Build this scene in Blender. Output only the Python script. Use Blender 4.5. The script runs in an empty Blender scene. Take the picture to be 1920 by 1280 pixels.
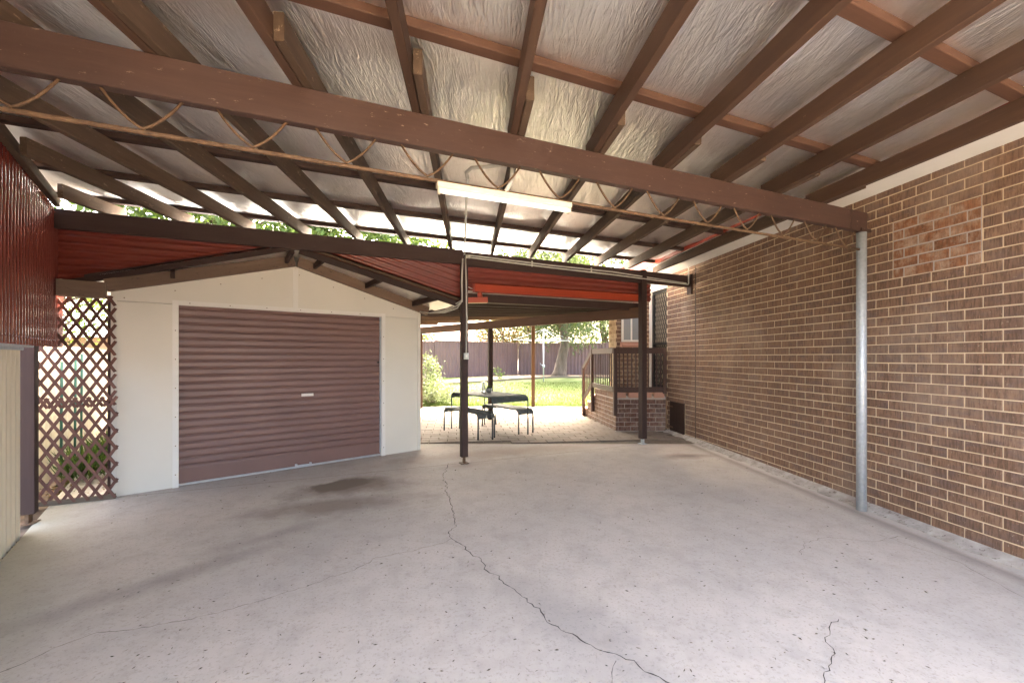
import bpy, bmesh, math, random
import numpy as np
from mathutils import Vector, Matrix, Quaternion
random.seed(7); RNG = np.random.default_rng(11)
scene = bpy.context.scene
C = scene.collection
# ------------------------------------------------------------------ camera
CAMZ = 1.5
cd = bpy.data.cameras.new('camera'); cam = bpy.data.objects.new('camera', cd); C.objects.link(cam)
cam.location = (0, 0, CAMZ); cam.rotation_euler = (math.pi/2, 0, 0)
cd.sensor_width = 36; cd.lens = 15.0; cd.shift_y = 30/1920; cd.clip_start = .05; cd.clip_end = 600
scene.camera = cam
# ------------------------------------------------------------------ sky and sun
SUN_EL, SUN_AZ = 49.0, 3.5        # azimuth from +Y towards +X
w = bpy.data.worlds.new('World'); scene.world = w; w.use_nodes = True
wn = w.node_tree.nodes; wl = w.node_tree.links
bg = wn['Background']; sky = wn.new('ShaderNodeTexSky'); sky.sky_type = 'NISHITA'; sky.sun_disc = False
sky.sun_elevation = math.radians(SUN_EL); sky.sun_rotation = math.radians(SUN_AZ)
sky.air_density = .7; sky.dust_density = 9.0; sky.ozone_density = .3
wl.new(sky.outputs[0], bg.inputs[0]); bg.inputs[1].default_value = .15
sl = bpy.data.lights.new('sun', 'SUN'); sun = bpy.data.objects.new('sun', sl); C.objects.link(sun)
sl.energy = 2.0; sl.angle = math.radians(.6); sl.color = (1, .955, .88)
e, a = math.radians(SUN_EL), math.radians(SUN_AZ)
sun.rotation_euler = Vector((-math.sin(a)*math.cos(e), -math.cos(a)*math.cos(e), -math.sin(e))).to_track_quat('-Z', 'Y').to_euler()
vs = scene.view_settings
vs.view_transform = 'Standard'; vs.look = 'None'; vs.gamma = 1; vs.use_curve_mapping = False; vs.exposure = 4.8
vs.use_white_balance = True; vs.white_balance_temperature = 7350; vs.white_balance_tint = 5
try:
    scene.cycles.max_bounces = 8; scene.cycles.diffuse_bounces = 5; scene.cycles.glossy_bounces = 4
except Exception: pass

# ------------------------------------------------------------------ helpers
def link(o): C.objects.link(o); return o
def tag(o, label=None, cat=None, group=None, kind=None):
    if label: o['label'] = label
    if cat: o['category'] = cat
    if group: o['group'] = group
    if kind: o['kind'] = kind
    return o
def empty(name, loc=(0, 0, 0), rz=0):
    o = bpy.data.objects.new(name, None); o.location = loc; o.rotation_euler = (0, 0, rz); o.empty_display_size = .1
    return link(o)
def par(o, p):
    if p is not None:
        o.parent = p
        o.matrix_parent_inverse = WM[p.name].inverted() if p.name in WM else Matrix()
    return o
WM = {}
def reg(o, m=None):
    WM[o.name] = m if m is not None else Matrix.LocRotScale(o.location, o.rotation_euler, o.scale)
    return o
def thing(name, label, cat, loc=(0, 0, 0), group=None):
    return reg(tag(empty(name, loc), label, cat, group))
def meshobj(name, verts, faces, mat, parent=None, smooth=False, mw=None):
    me = bpy.data.meshes.new(name); me.from_pydata([tuple(v) for v in verts], [], faces); me.update()
    if mat: me.materials.append(mat)
    if smooth: me.shade_smooth()
    o = bpy.data.objects.new(name, me)
    if mw is not None: o.matrix_world = mw
    link(o); reg(o, mw.copy() if mw is not None else Matrix()); par(o, parent)
    return o
def share(name, me, mw, parent=None, mat=None):
    o = bpy.data.objects.new(name, me); o.matrix_world = mw; link(o); reg(o, mw.copy()); par(o, parent)
    return o
def V2(p): return Vector((p[0], p[1], 0))
def frame(p, x, up=(0, 0, 1)):
    x = Vector(x).normalized(); up = Vector(up); y = up.cross(x).normalized(); z = x.cross(y)
    m = Matrix.Identity(4)
    for i in range(3): m[i][0] = x[i]; m[i][1] = y[i]; m[i][2] = z[i]; m[i][3] = p[i]
    return m
def prism(L, w_, h, ch=.004):
    """beam along local +X, centred in y, bottom at z=0, chamfered edges"""
    ch = min(ch, w_*.3, h*.3); a_ = w_/2
    prof = [(-a_+ch, 0), (a_-ch, 0), (a_, ch), (a_, h-ch), (a_-ch, h), (-a_+ch, h), (-a_, h-ch), (-a_, ch)]
    v = [(0, y, z) for y, z in prof]+[(L, y, z) for y, z in prof]
    f = [tuple(range(7, -1, -1)), tuple(range(8, 16))]+[(i, (i+1) % 8, 8+(i+1) % 8, 8+i) for i in range(8)]
    return v, f
def beam(name, p0, p1, w_, h, mat, parent=None, up=(0, 0, 1), ch=.004):
    """p0,p1: bottom centre line"""
    p0, p1 = Vector(p0), Vector(p1); d = p1-p0
    v, f = prism(d.length, w_, h, ch)
    return meshobj(name, v, f, mat, parent, mw=frame(p0, d, up))
def post(name, x, y, z0, z1, w_, mat, parent=None, rz=0.0, lean=(0, 0), d=None):
    p0 = Vector((x, y, z0)); p1 = Vector((x+lean[0], y+lean[1], z1))
    up = Vector((math.cos(rz), math.sin(rz), 0)); dd = (p1-p0)
    v, f = prism(dd.length, w_, d or w_, .006)
    v = [(a_, b_, c_-(d or w_)/2) for a_, b_, c_ in v]
    return meshobj(name, v, f, mat, parent, mw=frame(p0, dd, up))
def boxv(x0, x1, y0, y1, z0, z1):
    v = [(x, y, z) for x in (x0, x1) for y in (y0, y1) for z in (z0, z1)]
    f = [(0, 1, 3, 2), (4, 6, 7, 5), (0, 4, 5, 1), (2, 3, 7, 6), (0, 2, 6, 4), (1, 5, 7, 3)]
    return v, f
class MB:
    def __init__(s): s.v = []; s.f = []
    def add(s, vf, m=None):
        b = len(s.v); v, f = vf
        s.v += [tuple(m @ Vector(p)) for p in v] if m is not None else [tuple(p) for p in v]
        s.f += [tuple(b+i for i in q) for q in f]; return s
    def box(s, *a_): return s.add(boxv(*a_))
    def build(s, name, mat, parent=None, smooth=False, mw=None): return meshobj(name, s.v, s.f, mat, parent, smooth, mw)
def tubev(pts, r, seg=8, caps=True):
    pts = [Vector(p) for p in pts]; n = len(pts); v = []; f = []
    rr = r if isinstance(r, (list, tuple)) else [r]*n
    t0 = (pts[1]-pts[0]).normalized(); nrm = t0.orthogonal().normalized()
    for i, p in enumerate(pts):
        t = (pts[min(i+1, n-1)]-pts[max(i-1, 0)]).normalized()
        nrm = (nrm-t*nrm.dot(t)); nrm = nrm.normalized() if nrm.length > 1e-6 else t.orthogonal().normalized()
        b = t.cross(nrm)
        for k in range(seg):
            q = 2*math.pi*k/seg; v.append(p+(nrm*math.cos(q)+b*math.sin(q))*rr[i])
    for i in range(n-1):
        for k in range(seg):
            k2 = (k+1) % seg; f.append((i*seg+k, i*seg+k2, (i+1)*seg+k2, (i+1)*seg+k))
    if caps: f += [tuple(range(seg-1, -1, -1)), tuple((n-1)*seg+k for k in range(seg))]
    return v, f
def tube(name, pts, r, mat, parent=None, seg=8):
    v, f = tubev(pts, r, seg); return meshobj(name, v, f, mat, parent, smooth=True)
def lathe(name, prof, mat, parent, loc, seg=24):
    v = []; f = []
    for r, z in prof:
        for k in range(seg):
            q = 2*math.pi*k/seg; v.append((r*math.cos(q), r*math.sin(q), z))
    for i in range(len(prof)-1):
        for k in range(seg):
            k2 = (k+1) % seg; f.append((i*seg+k, i*seg+k2, (i+1)*seg+k2, (i+1)*seg+k))
    f.append(tuple(range(seg-1, -1, -1)))
    return meshobj(name, v, f, mat, parent, smooth=True, mw=Matrix.Translation(loc))

# ------------------------------------------------------------------ materials
class NT:
    def __init__(s, name):
        s.m = bpy.data.materials.new(name); s.m.use_nodes = True; s.t = s.m.node_tree; s.n = s.t.nodes; s.l = s.t.links
        s.b = s.n['Principled BSDF']
    def new(s, typ, **kw):
        nd = s.n.new(typ)
        for k, v in kw.items():
            if k.startswith('i_'):
                key = k[2:]; key = int(key) if key.isdigit() else key
                s.put(nd.inputs[key], v)
            else: setattr(nd, k, v)
        return nd
    def put(s, sock, v):
        if hasattr(v, 'is_linked') or isinstance(v, bpy.types.NodeSocket): s.l.new(v, sock)
        else: sock.default_value = v
    def math(s, op, a_, b_=None, c_=None, clamp=False):
        nd = s.n.new('ShaderNodeMath'); nd.operation = op; nd.use_clamp = clamp
        for i, x in enumerate((a_, b_, c_)):
            if x is not None: s.put(nd.inputs[i], x)
        return nd.outputs[0]
    def mix(s, fac, a_, b_, typ='MIX'):
        nd = s.n.new('ShaderNodeMix'); nd.data_type = 'RGBA'; nd.blend_type = typ; nd.clamp_factor = True
        s.put(nd.inputs[0], fac)
        for i, x in ((6, a_), (7, b_)):
            if isinstance(x, tuple) and len(x) == 3: x = (*x, 1)
            s.put(nd.inputs[i], x)
        return nd.outputs[2]
    def ramp(s, fac, stops):
        nd = s.n.new('ShaderNodeValToRGB'); s.put(nd.inputs[0], fac); el = nd.color_ramp.elements
        while len(el) < len(stops): el.new(.5)
        for q, (p, c) in zip(el, stops):
            q.position = p; q.color = (c, c, c, 1) if isinstance(c, (int, float)) else (*c, 1)
        return nd.outputs[0]
    def coord(s, scale=(1, 1, 1), kind='Object', rnd=True):
        tc = s.n.new('ShaderNodeTexCoord'); mp = s.n.new('ShaderNodeMapping'); s.l.new(tc.outputs[kind], mp.inputs[0])
        mp.inputs['Scale'].default_value = scale
        if rnd:
            oi = s.n.new('ShaderNodeObjectInfo'); k = s.math('MULTIPLY', oi.outputs['Random'], 37.0)
            s.l.new(k, mp.inputs['Location'])
        return mp.outputs[0]
    def noise(s, vec, scale, detail=4, rough=.55, dist=0):
        nd = s.n.new('ShaderNodeTexNoise'); s.l.new(vec, nd.inputs['Vector'])
        nd.inputs['Scale'].default_value = scale; nd.inputs['Detail'].default_value = detail
        nd.inputs['Roughness'].default_value = rough; nd.inputs['Distortion'].default_value = dist
        return nd.outputs[0]
    def rand(s):
        oi = s.n.new('ShaderNodeObjectInfo'); gi = s.n.new('ShaderNodeNewGeometry')
        return s.math('FRACT', s.math('ADD', oi.outputs['Random'], gi.outputs['Random Per Island']))
    def bump(s, h, strength=.3, dist=.01):
        nd = s.n.new('ShaderNodeBump'); s.put(nd.inputs['Height'], h); nd.inputs['Strength'].default_value = strength
        nd.inputs['Distance'].default_value = dist; s.l.new(nd.outputs[0], s.b.inputs['Normal'])
    def out(s, col=None, rough=None, metal=None, spec=None):
        for k, v in (('Base Color', col), ('Roughness', rough), ('Metallic', metal), ('Specular IOR Level', spec)):
            if v is not None:
                if isinstance(v, tuple) and len(v) == 3: v = (*v, 1)
                s.put(s.b.inputs[k], v)
        return s.m
def generic(name, c1, c2=None, rough=.6, scale=6, bump=.15, bscale=40, metal=0, spec=.4, wear=None, wamt=.62, aniso=(1, 1, 1)):
    t = NT(name); c2 = c2 or tuple(x*.75 for x in c1); v = t.coord(aniso)
    n1 = t.noise(v, scale, 5); col = t.mix(t.ramp(n1, [(.3, 0.), (.7, 1.)]), c1, c2)
    if wear:
        n3 = t.noise(v, scale*3.1, 6, .7); col = t.mix(t.ramp(n3, [(wamt, 0.), (wamt+.08, 1.)]), col, wear)
    t.bump(t.noise(v, bscale, 4), bump, .004)
    return t.out(col, t.ramp(n1, [(.2, rough*.85), (.8, min(1, rough*1.15))]), metal, spec)
def timber(name, c1, c2, rough=.55, wear=None, wamt=.68):
    t = NT(name); v = t.coord((1.2, 14, 14)); g = t.noise(v, 2.2, 6, .65, .6)
    v2 = t.coord((1, 1, 1)); bl = t.noise(v2, 2.0, 4)
    oi = t.n.new('ShaderNodeObjectInfo')
    col = t.mix(t.ramp(g, [(.25, 0.), (.75, 1.)]), c1, c2)
    col = t.mix(t.math('MULTIPLY', t.ramp(bl, [(.35, 0.), (.75, 1.)]), .45), col, tuple(x*.62 for x in c1))
    hs = t.new('ShaderNodeHueSaturation', i_Color=col); hs.inputs['Value'].default_value = 1
    t.l.new(t.math('ADD', .85, t.math('MULTIPLY', oi.outputs['Random'], .32)), hs.inputs['Value']); col = hs.outputs[0]
    if wear:
        sp = t.noise(t.coord((5, 12, 12)), 2.5, 7, .75); col = t.mix(t.ramp(sp, [(wamt-.075, 0.), (wamt-.02, .75)]), col, wear)
    kn = t.noise(t.coord((9, 9, 9)), 4, 2); col = t.mix(t.ramp(kn, [(.74, 0.), (.8, .5)]), col, tuple(x*.45 for x in c1))
    t.bump(g, .22, .004)
    return t.out(col, rough, 0, .18)
M = {}
M['beam_red'] = timber('beam red brown paint', (.074, .043, .035), (.054, .031, .026), .5, (.3, .23, .18), .69)
M['rafter'] = timber('rafter brown stain', (.082, .046, .031), (.053, .029, .02), .6, (.2, .14, .1), .72)
M['rafter_old'] = timber('weathered rafter', (.115, .075, .052), (.065, .041, .028), .65, (.27, .2, .14), .68)
M['batten'] = timber('batten', (.115, .058, .038), (.075, .037, .025), .6)
M['batten_dark'] = timber('dark batten', (.055, .03, .023), (.038, .021, .016), .6)
M['dark_wood'] = timber('dark painted wood', (.056, .035, .031), (.04, .024, .022), .6, (.2, .15, .13), .74)
M['patio_wood'] = timber('patio joist', (.12, .066, .045), (.075, .04, .027), .55, (.25, .18, .12), .73)
M['orange_wood'] = timber('orange brown post', (.12, .064, .033), (.085, .045, .024), .5)
M['rust'] = generic('rusty brown steel rod', (.15, .085, .045), (.075, .04, .022), .7, 30, .5, 120, wear=(.24, .11, .04))
M['galv'] = generic('galvanised steel', (.46, .5, .54), (.36, .4, .44), .5, 40, .1, 60, metal=.35)
M['lightsteel'] = generic('light grey steel', (.6, .62, .65), (.5, .52, .55), .4, 14, .05, 60, metal=.6)
M['white'] = generic('white paint', (.74, .73, .70), (.69, .68, .64), .55, 3, .05, 40)
M['cream'] = generic('cream painted fibre cement', (.68, .66, .60), (.63, .61, .55), .6, 1.2, .06, 25, wear=(.5, .48, .42), wamt=.76)
M['creamfence'] = generic('cream steel', (.74, .67, .52), (.68, .61, .46), .45, 2, .03, 20)
M['conduit'] = generic('grey pvc', (.55, .54, .5), (.46, .45, .41), .45, 10, .03, 40)
M['redsheet'] = generic('red steel sheet', (.19, .042, .03), (.175, .038, .027), .22, 1.5, .0, 20, spec=.5)
_b = M['redsheet'].node_tree.nodes['Principled BSDF']; _b.inputs['Coat Weight'].default_value = .5; _b.inputs['Coat Roughness'].default_value = .12
M['redtrim'] = generic('bright red gutter', (.36, .055, .026), (.3, .045, .022), .35, 5, .03, 30)
M['door'] = None
M['fencebrown'] = generic('brown steel fence', (.145, .09, .086), (.125, .077, .074), .5, 2, .03, 20)
M['glasspane'] = None
M['table'] = generic('grey green metal', (.085, .098, .102), (.07, .082, .087), .7, 20, .08, 90, spec=.2)
M['slab_mortar'] = None
M['rubber'] = generic('black rubber', (.02, .02, .02), None, .6)
M['brownbarge'] = timber('brown barge board', (.17, .115, .085), (.12, .078, .055), .5, (.05, .03, .025), .66)
M['lattice'] = timber('brown lattice', (.16, .082, .068), (.115, .056, .046), .6, (.34, .26, .22), .75)
M['railing'] = timber('brown railing', (.082, .047, .04), (.06, .034, .03), .5)
M['bark'] = generic('bark', (.13, .095, .065), (.06, .045, .032), .9, 7, .8, 18, aniso=(1, 1, .3))
M['soil'] = generic('mulch', (.13, .085, .055), (.06, .04, .028), .95, 9, .8, 30)
M['tile'] = generic('terracotta nosing tile', (.5, .27, .2), (.42, .22, .16), .6, 6, .08, 30)
M['roofred'] = None
M['roofgrey'] = generic('grey roof', (.3, .31, .33), (.22, .23, .25), .7, 4, .2, 12)
M['wallbeige'] = generic('beige wall', (.55, .42, .3), (.5, .38, .27), .8, 2)
M['stake'] = generic('green stake', (.03, .13, .1), None, .5)
M['pot'] = generic('grey concrete pot', (.3, .3, .31), (.24, .24, .25), .7, 20)
M['hatch'] = timber('dark hatch', (.045, .026, .02), (.03, .017, .013), .6)
M['edging'] = timber('sleeper edging', (.2, .16, .12), (.13, .1, .075), .8)
M['lampbody'] = generic('cream enamel', (.72, .64, .48), (.66, .56, .4), .45, 9, wear=(.35, .2, .06), wamt=.66)
M['switch'] = generic('pale grey plastic', (.56, .6, .57), (.5, .54, .51), .5)
M['crack'] = generic('dark crack', (.06, .05, .043), None, .95)  # dark tone of the cracks and joints themselves

def foil_mat():
    t = NT('silver foil sarking'); v = t.coord((1, 1, 1))
    big = t.noise(v, 2.2, 3)
    wr = t.noise(t.coord((6.5, 1.6, 1.6)), 1.0, 3, .45, 1.4)
    fine = t.noise(t.coord((26, 4, 4)), 1.6, 3, .5, 1.8)
    h = t.math('ADD', t.math('MULTIPLY', wr, 1.0), t.math('MULTIPLY', fine, .5))
    col = t.mix(t.ramp(big, [(.3, 0.), (.7, 1.)]), (.93, .925, .915), (.86, .85, .835))
    dirt = t.noise(t.coord((3, 3, 3)), 3, 8, .75); col = t.mix(t.ramp(dirt, [(.55, 0.), (.85, .5)]), col, (.45, .39, .33))
    t.bump(h, .6, .026)
    return t.out(col, t.ramp(dirt, [(.3, .3), (.75, .46)]), .96)
M['foil'] = foil_mat()

def brick_mat(name, cols, bloom=0., blotch=(.12, .09, .09)):
    t = NT(name); r = t.rand()
    tc = t.n.new('ShaderNodeTexCoord'); ofs = t.n.new('ShaderNodeCombineXYZ')
    for i, k in enumerate((53., 91., 71.)): t.l.new(t.math('MULTIPLY', r, k), ofs.inputs[i])
    va = t.new('ShaderNodeVectorMath', operation='ADD'); t.l.new(tc.outputs['Object'], va.inputs[0]); t.l.new(ofs.outputs[0], va.inputs[1])
    def mp(sc):
        m_ = t.n.new('ShaderNodeMapping'); m_.inputs['Scale'].default_value = sc; t.l.new(va.outputs[0], m_.inputs[0]); return m_.outputs[0]
    base = t.ramp(r, [(i/(len(cols)-1), c) for i, c in enumerate(cols)])
    bn = t.noise(mp((7, 7, 16)), 1.0, 3); base = t.mix(t.ramp(bn, [(.48, 0.), (.68, .55)]), base, blotch)
    st = t.noise(mp((75, 75, 9)), 1.0, 5, .7, .4)
    base = t.mix(t.ramp(st, [(.38, .7), (.56, 0.)]), base, tuple(x*.4 for x in cols[0]))
    sp = t.noise(mp((60, 60, 60)), 1.0, 3); base = t.mix(t.ramp(sp, [(.66, 0.), (.72, .55)]), base, (.42, .33, .25))
    ge = t.n.new('ShaderNodeNewGeometry'); ef = t.noise(ge.outputs['Position'], 1.3, 6, .65)
    base = t.mix(t.ramp(ef, [(.5, 0.), (.72, .42)]), base, (.36, .28, .23))
    base = t.mix(t.ramp(ef, [(.26, .4), (.44, 0.)]), base, tuple(x*.5 for x in cols[0]))
    if bloom:
        wn_ = t.noise(mp((9, 9, 9)), 1.0, 6, .7); base = t.mix(t.ramp(wn_, [(.46, 0.), (.68, bloom)]), base, (.55, .46, .38))
    h = t.math('ADD', t.math('MULTIPLY', st, .7), t.math('MULTIPLY', sp, .3)); t.bump(h, 1.0, .009)
    return t.out(base, .85, 0, .25)
M['brick'] = brick_mat('brown rusticated brick', [(.2, .118, .08), (.228, .136, .092), (.182, .11, .079), (.21, .122, .08), (.24, .146, .1)])
M['brick_new'] = brick_mat('orange infill brick', [(.26, .115, .058), (.29, .14, .078), (.22, .095, .048)], .42, (.15, .075, .045))
M['brick_porch'] = brick_mat('porch brick', [(.13, .065, .05), (.2, .09, .06), (.1, .06, .058), (.17, .08, .055)], .25)
M['brick_pink'] = brick_mat('pale brown brick', [(.2, .115, .075), (.24, .14, .095), (.18, .1, .068)], .3)
M['mortar'] = generic('buff mortar', (.62, .5, .36), (.53, .42, .3), .95, 9, .4, 60)
M['mortar_grey'] = generic('grey mortar', (.4, .37, .34), (.33, .3, .28), .95, 9, .4, 60)
M['mortar_pale'] = generic('pale mortar', (.46, .4, .36), (.36, .31, .28), .95, 9, .4, 60)

def door_mat():
    t = NT('brown roller door'); v = t.coord((1, 1, 1)); n = t.noise(v, 1.5, 4)
    col = t.mix(t.ramp(n, [(.3, 0.), (.7, 1.)]), (.2, .115, .102), (.165, .092, .082))
    s_ = t.noise(t.coord((6, 6, 3)), 2, 4, .6)
    return t.out(col, t.ramp(s_, [(.3, .36), (.7, .5)]), 0, .5)
M['door'] = door_mat()
def concrete_mat():
    t = NT('driveway concrete'); tc = t.n.new('ShaderNodeTexCoord'); P = tc.outputs['Object']
    sep = t.n.new('ShaderNodeSeparateXYZ'); t.l.new(P, sep.inputs[0]); X, Y = sep.outputs[0], sep.outputs[1]
    wob = t.n.new('ShaderNodeTexNoise'); t.l.new(P, wob.inputs[0]); wob.inputs['Scale'].default_value = 2.6; wob.inputs['Detail'].default_value = 7; wob.inputs['Roughness'].default_value = .62
    W = t.math('SUBTRACT', wob.outputs[0], .5)
    n1 = t.noise(P, .7, 6, .6); n2 = t.noise(P, 4.5, 7, .7); n3 = t.noise(P, 55, 4, .7); n4 = t.noise(P, 190, 2, .5)
    col = t.mix(t.ramp(n1, [(.32, 0.), (.68, 1.)]), (.475, .42, .375), (.39, .355, .325))
    col = t.mix(t.ramp(n2, [(.46, 0.), (.78, .6)]), col, (.3, .265, .235))
    col = t.mix(t.ramp(n2, [(.18, .5), (.38, 0.)]), col, (.5, .455, .41))
    col = t.mix(t.ramp(n3, [(.55, 0.), (.72, .6)]), col, (.19, .16, .14)); col = t.mix(t.ramp(t.noise(P, 14, 6, .75), [(.55, 0.), (.75, .5)]), col, (.24, .21, .185))
    def ell(cx, cy, rx, ry, rot, lo, hi, wamp=1.6):
        c_, s_ = math.cos(rot), math.sin(rot)
        dx = t.math('SUBTRACT', X, cx); dy = t.math('SUBTRACT', Y, cy)
        ux = t.math('DIVIDE', t.math('ADD', t.math('MULTIPLY', dx, c_), t.math('MULTIPLY', dy, s_)), rx)
        uy = t.math('DIVIDE', t.math('SUBTRACT', t.math('MULTIPLY', dy, c_), t.math('MULTIPLY', dx, s_)), ry)
        r = t.math('SQRT', t.math('ADD', t.math('MULTIPLY', ux, ux), t.math('MULTIPLY', uy, uy)))
        r = t.math('ADD', r, t.math('MULTIPLY', W, wamp))
        return t.ramp(r, [(lo, 1.), (hi, 0.)])
    for (cx, cy, rx, ry, rot, lo, hi, amt, c) in [
        (-1.98, 4.83, .40, .25, .45, .62, .9, .9, (.1, .078, .06)),
        (-1.8, 4.8, .75, .38, .35, .42, 1.0, .75, (.16, .125, .1)),
        (-1.75, 4.2, .95, .3, .3, .35, 1.0, .72, (.19, .155, .13)),
        (-2.45, 2.7, 1.1, .16, .85, .2, 1.0, .42, (.17, .145, .13)),
        (-2.0, 3.5, .7, .12, .8, .2, 1.0, .35, (.2, .17, .15)),
        (.35, 2.35, 1.0, .3, 2.2, .2, 1.0, .4, (.22, .2, .19)),
        (2.55, 6.15, .55, .18, .2, .2, 1.0, .7, (.14, .1, .08)),
        (2.6, 7.15, .9, .3, .2, .2, 1.0, .5, (.2, .15, .11)),
        (.2, 6.5, 2.8, .35, .35, .2, 1.0, .45, (.27, .2, .15)),
        (-.6, 5.7, .35, .2, .3, .2, 1.0, .4, (.24, .18, .14))]:
        col = t.mix(t.math('MULTIPLY', ell(cx, cy, rx, ry, rot, lo, hi), amt), col, c)
    dl = t.math('ADD', t.math('ADD', t.math('ADD', X, t.math('MULTIPLY', Y, .7625)), 1.289), t.math('MULTIPLY', W, .5))
    col = t.mix(t.math('MULTIPLY', t.ramp(dl, [(.03, 1.), (.55, 0.)]), .45), col, (.24, .23, .14))
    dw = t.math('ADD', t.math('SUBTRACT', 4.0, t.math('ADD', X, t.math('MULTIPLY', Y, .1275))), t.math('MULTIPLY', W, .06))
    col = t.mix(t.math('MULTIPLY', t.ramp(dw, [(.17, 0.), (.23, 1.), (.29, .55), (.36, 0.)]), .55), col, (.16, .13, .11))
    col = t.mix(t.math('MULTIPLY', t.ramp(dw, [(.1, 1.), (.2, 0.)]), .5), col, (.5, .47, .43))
    h = t.math('ADD', t.math('MULTIPLY', n3, .5), t.math('ADD', t.math('MULTIPLY', n4, .35), t.math('MULTIPLY', n2, .4)))
    t.bump(h, .45, .006)
    return t.out(col, .86, 0, .3)
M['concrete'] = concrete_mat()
def paver_mat():
    t = NT('stone paver'); r = t.rand(); v = t.coord((1, 1, 1))
    base = t.ramp(r, [(0, (.17, .135, .112)), (.4, (.2, .16, .133)), (.7, (.155, .126, .106)), (1, (.185, .145, .118))])
    n = t.noise(v, 9, 6, .7); base = t.mix(t.ramp(n, [(.42, 0.), (.75, .6)]), base, (.1, .077, .06))
    t.bump(n, .5, .008); return t.out(base, .85, 0, .3)
M['paver'] = paver_mat()
M['paverbase'] = generic('paver joint sand', (.16, .125, .1), (.1, .08, .06), .95, 20)
def leaf_mat(name, cols, tr=.35):
    t = NT(name); r = t.rand(); base = t.ramp(r, [(i/(len(cols)-1), c) for i, c in enumerate(cols)])
    t.out(base, .55, 0, .3)
    tl = t.new('ShaderNodeBsdfTranslucent'); t.l.new(t.mix(.5, base, (.1, .14, .02)), tl.inputs[0])
    mx = t.n.new('ShaderNodeMixShader'); mx.inputs[0].default_value = tr
    t.l.new(t.b.outputs[0], mx.inputs[1]); t.l.new(tl.outputs[0], mx.inputs[2])
    t.l.new(mx.outputs[0], t.n['Material Output'].inputs[0]); return t.m
M['leaf'] = leaf_mat('bright green leaf', [(.042, .085, .016), (.065, .115, .022), (.03, .062, .013), (.085, .13, .028)])
M['leaf_willow'] = leaf_mat('grey green leaf', [(.042, .066, .025), (.065, .09, .035), (.03, .05, .021), (.09, .11, .048)])
M['leaf_orange'] = leaf_mat('russet leaf', [(.15, .06, .022), (.08, .08, .028), (.2, .07, .028), (.07, .09, .028)])
M['leaf_pale'] = leaf_mat('variegated leaf', [(.1, .13, .05), (.2, .22, .14), (.06, .09, .03), (.28, .28, .2)])
M['grassblade'] = leaf_mat('grass blade', [(.05, .08, .016), (.075, .105, .022), (.04, .065, .014), (.1, .115, .035)], .3)
def lawn_mat():
    t = NT('lawn turf'); v = t.coord((1, 1, 1), rnd=False); n = t.noise(v, .55, 5); n2 = t.noise(v, 7, 6, .7)
    col = t.mix(t.ramp(n, [(.35, 0.), (.65, 1.)]), (.05, .078, .018), (.085, .1, .032))
    col = t.mix(t.ramp(n2, [(.5, 0.), (.8, .7)]), col, (.035, .055, .014)); t.bump(n2, .6, .02); return t.out(col, .9, 0, .15)
M['lawn'] = lawn_mat()
def rooftile_mat():
    t = NT('terracotta roof tile'); v = t.coord((1, 1, 1), rnd=False)
    b = t.new('ShaderNodeTexBrick'); t.l.new(v, b.inputs[0]); b.inputs['Scale'].default_value = 3
    b.inputs['Color1'].default_value = (.3, .13, .1, 1); b.inputs['Color2'].default_value = (.24, .1, .08, 1); b.inputs['Mortar'].default_value = (.14, .06, .05, 1)
    t.bump(b.outputs['Fac'], .5, .03); return t.out(b.outputs[0], .7, 0, .3)
M['roofred'] = rooftile_mat()
def glass_mat():
    t = NT('window pane'); return t.out((.25, .27, .28), .05, 0, 1.0)
M['glasspane'] = glass_mat()
def jar_mat():
    t = NT('grey ribbed glass'); t.out((.55, .58, .6), .12, 0, .6); t.b.inputs['Transmission Weight'].default_value = .6; return t.m
M['jar'] = jar_mat()
def lamp_mat():
    t = NT('lit fluorescent tube'); t.out((.9, .9, .88), .4); t.b.inputs['Emission Color'].default_value = (1, .96, .86, 1)
    t.b.inputs['Emission Strength'].default_value = .07; return t.m
M['tube'] = lamp_mat()

# ------------------------------------------------------------------ site geometry
MW = -.1275                                   # wall: X = 4 + MW*Y
def wallx(y): return 4.0+MW*y
def gz(y):                                    # ground height
    if y < 7: return -.03+.018*y
    if y < 12.2: return .096
    return min(.096+.0466*(y-12.2), .51)
F = 800.0
def px2g(x, y, dz=0):                         # photo pixel -> point on the ground, used to size things
    r = (y-670)/F
    Y = 1.53/(r+.018)
    if Y > 7: Y = (CAMZ-.096)/r
    return Vector(((x-960)/F*Y, Y, gz(Y)+dz))
O = Vector((0, 2.654, 0)); D = Vector((.9205, .3907, 0)); N = Vector((-.3907, .9205, 0))
def TN(t, n, z=0): p = O+D*t+N*n; return Vector((p.x, p.y, z))
def tl(n): return -2.82-.2554*n              # left edge of carport roof
def tr(n): return 3.005+.311*n                # right edge of carport roof
def zb(n): return 2.878+.024*n                # underside of rafters
def tk(k, n, off=0.): return (.274+.575*k+off-.2654+.2986*n)/.9596
RZ = math.atan2(D.y, D.x)

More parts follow.
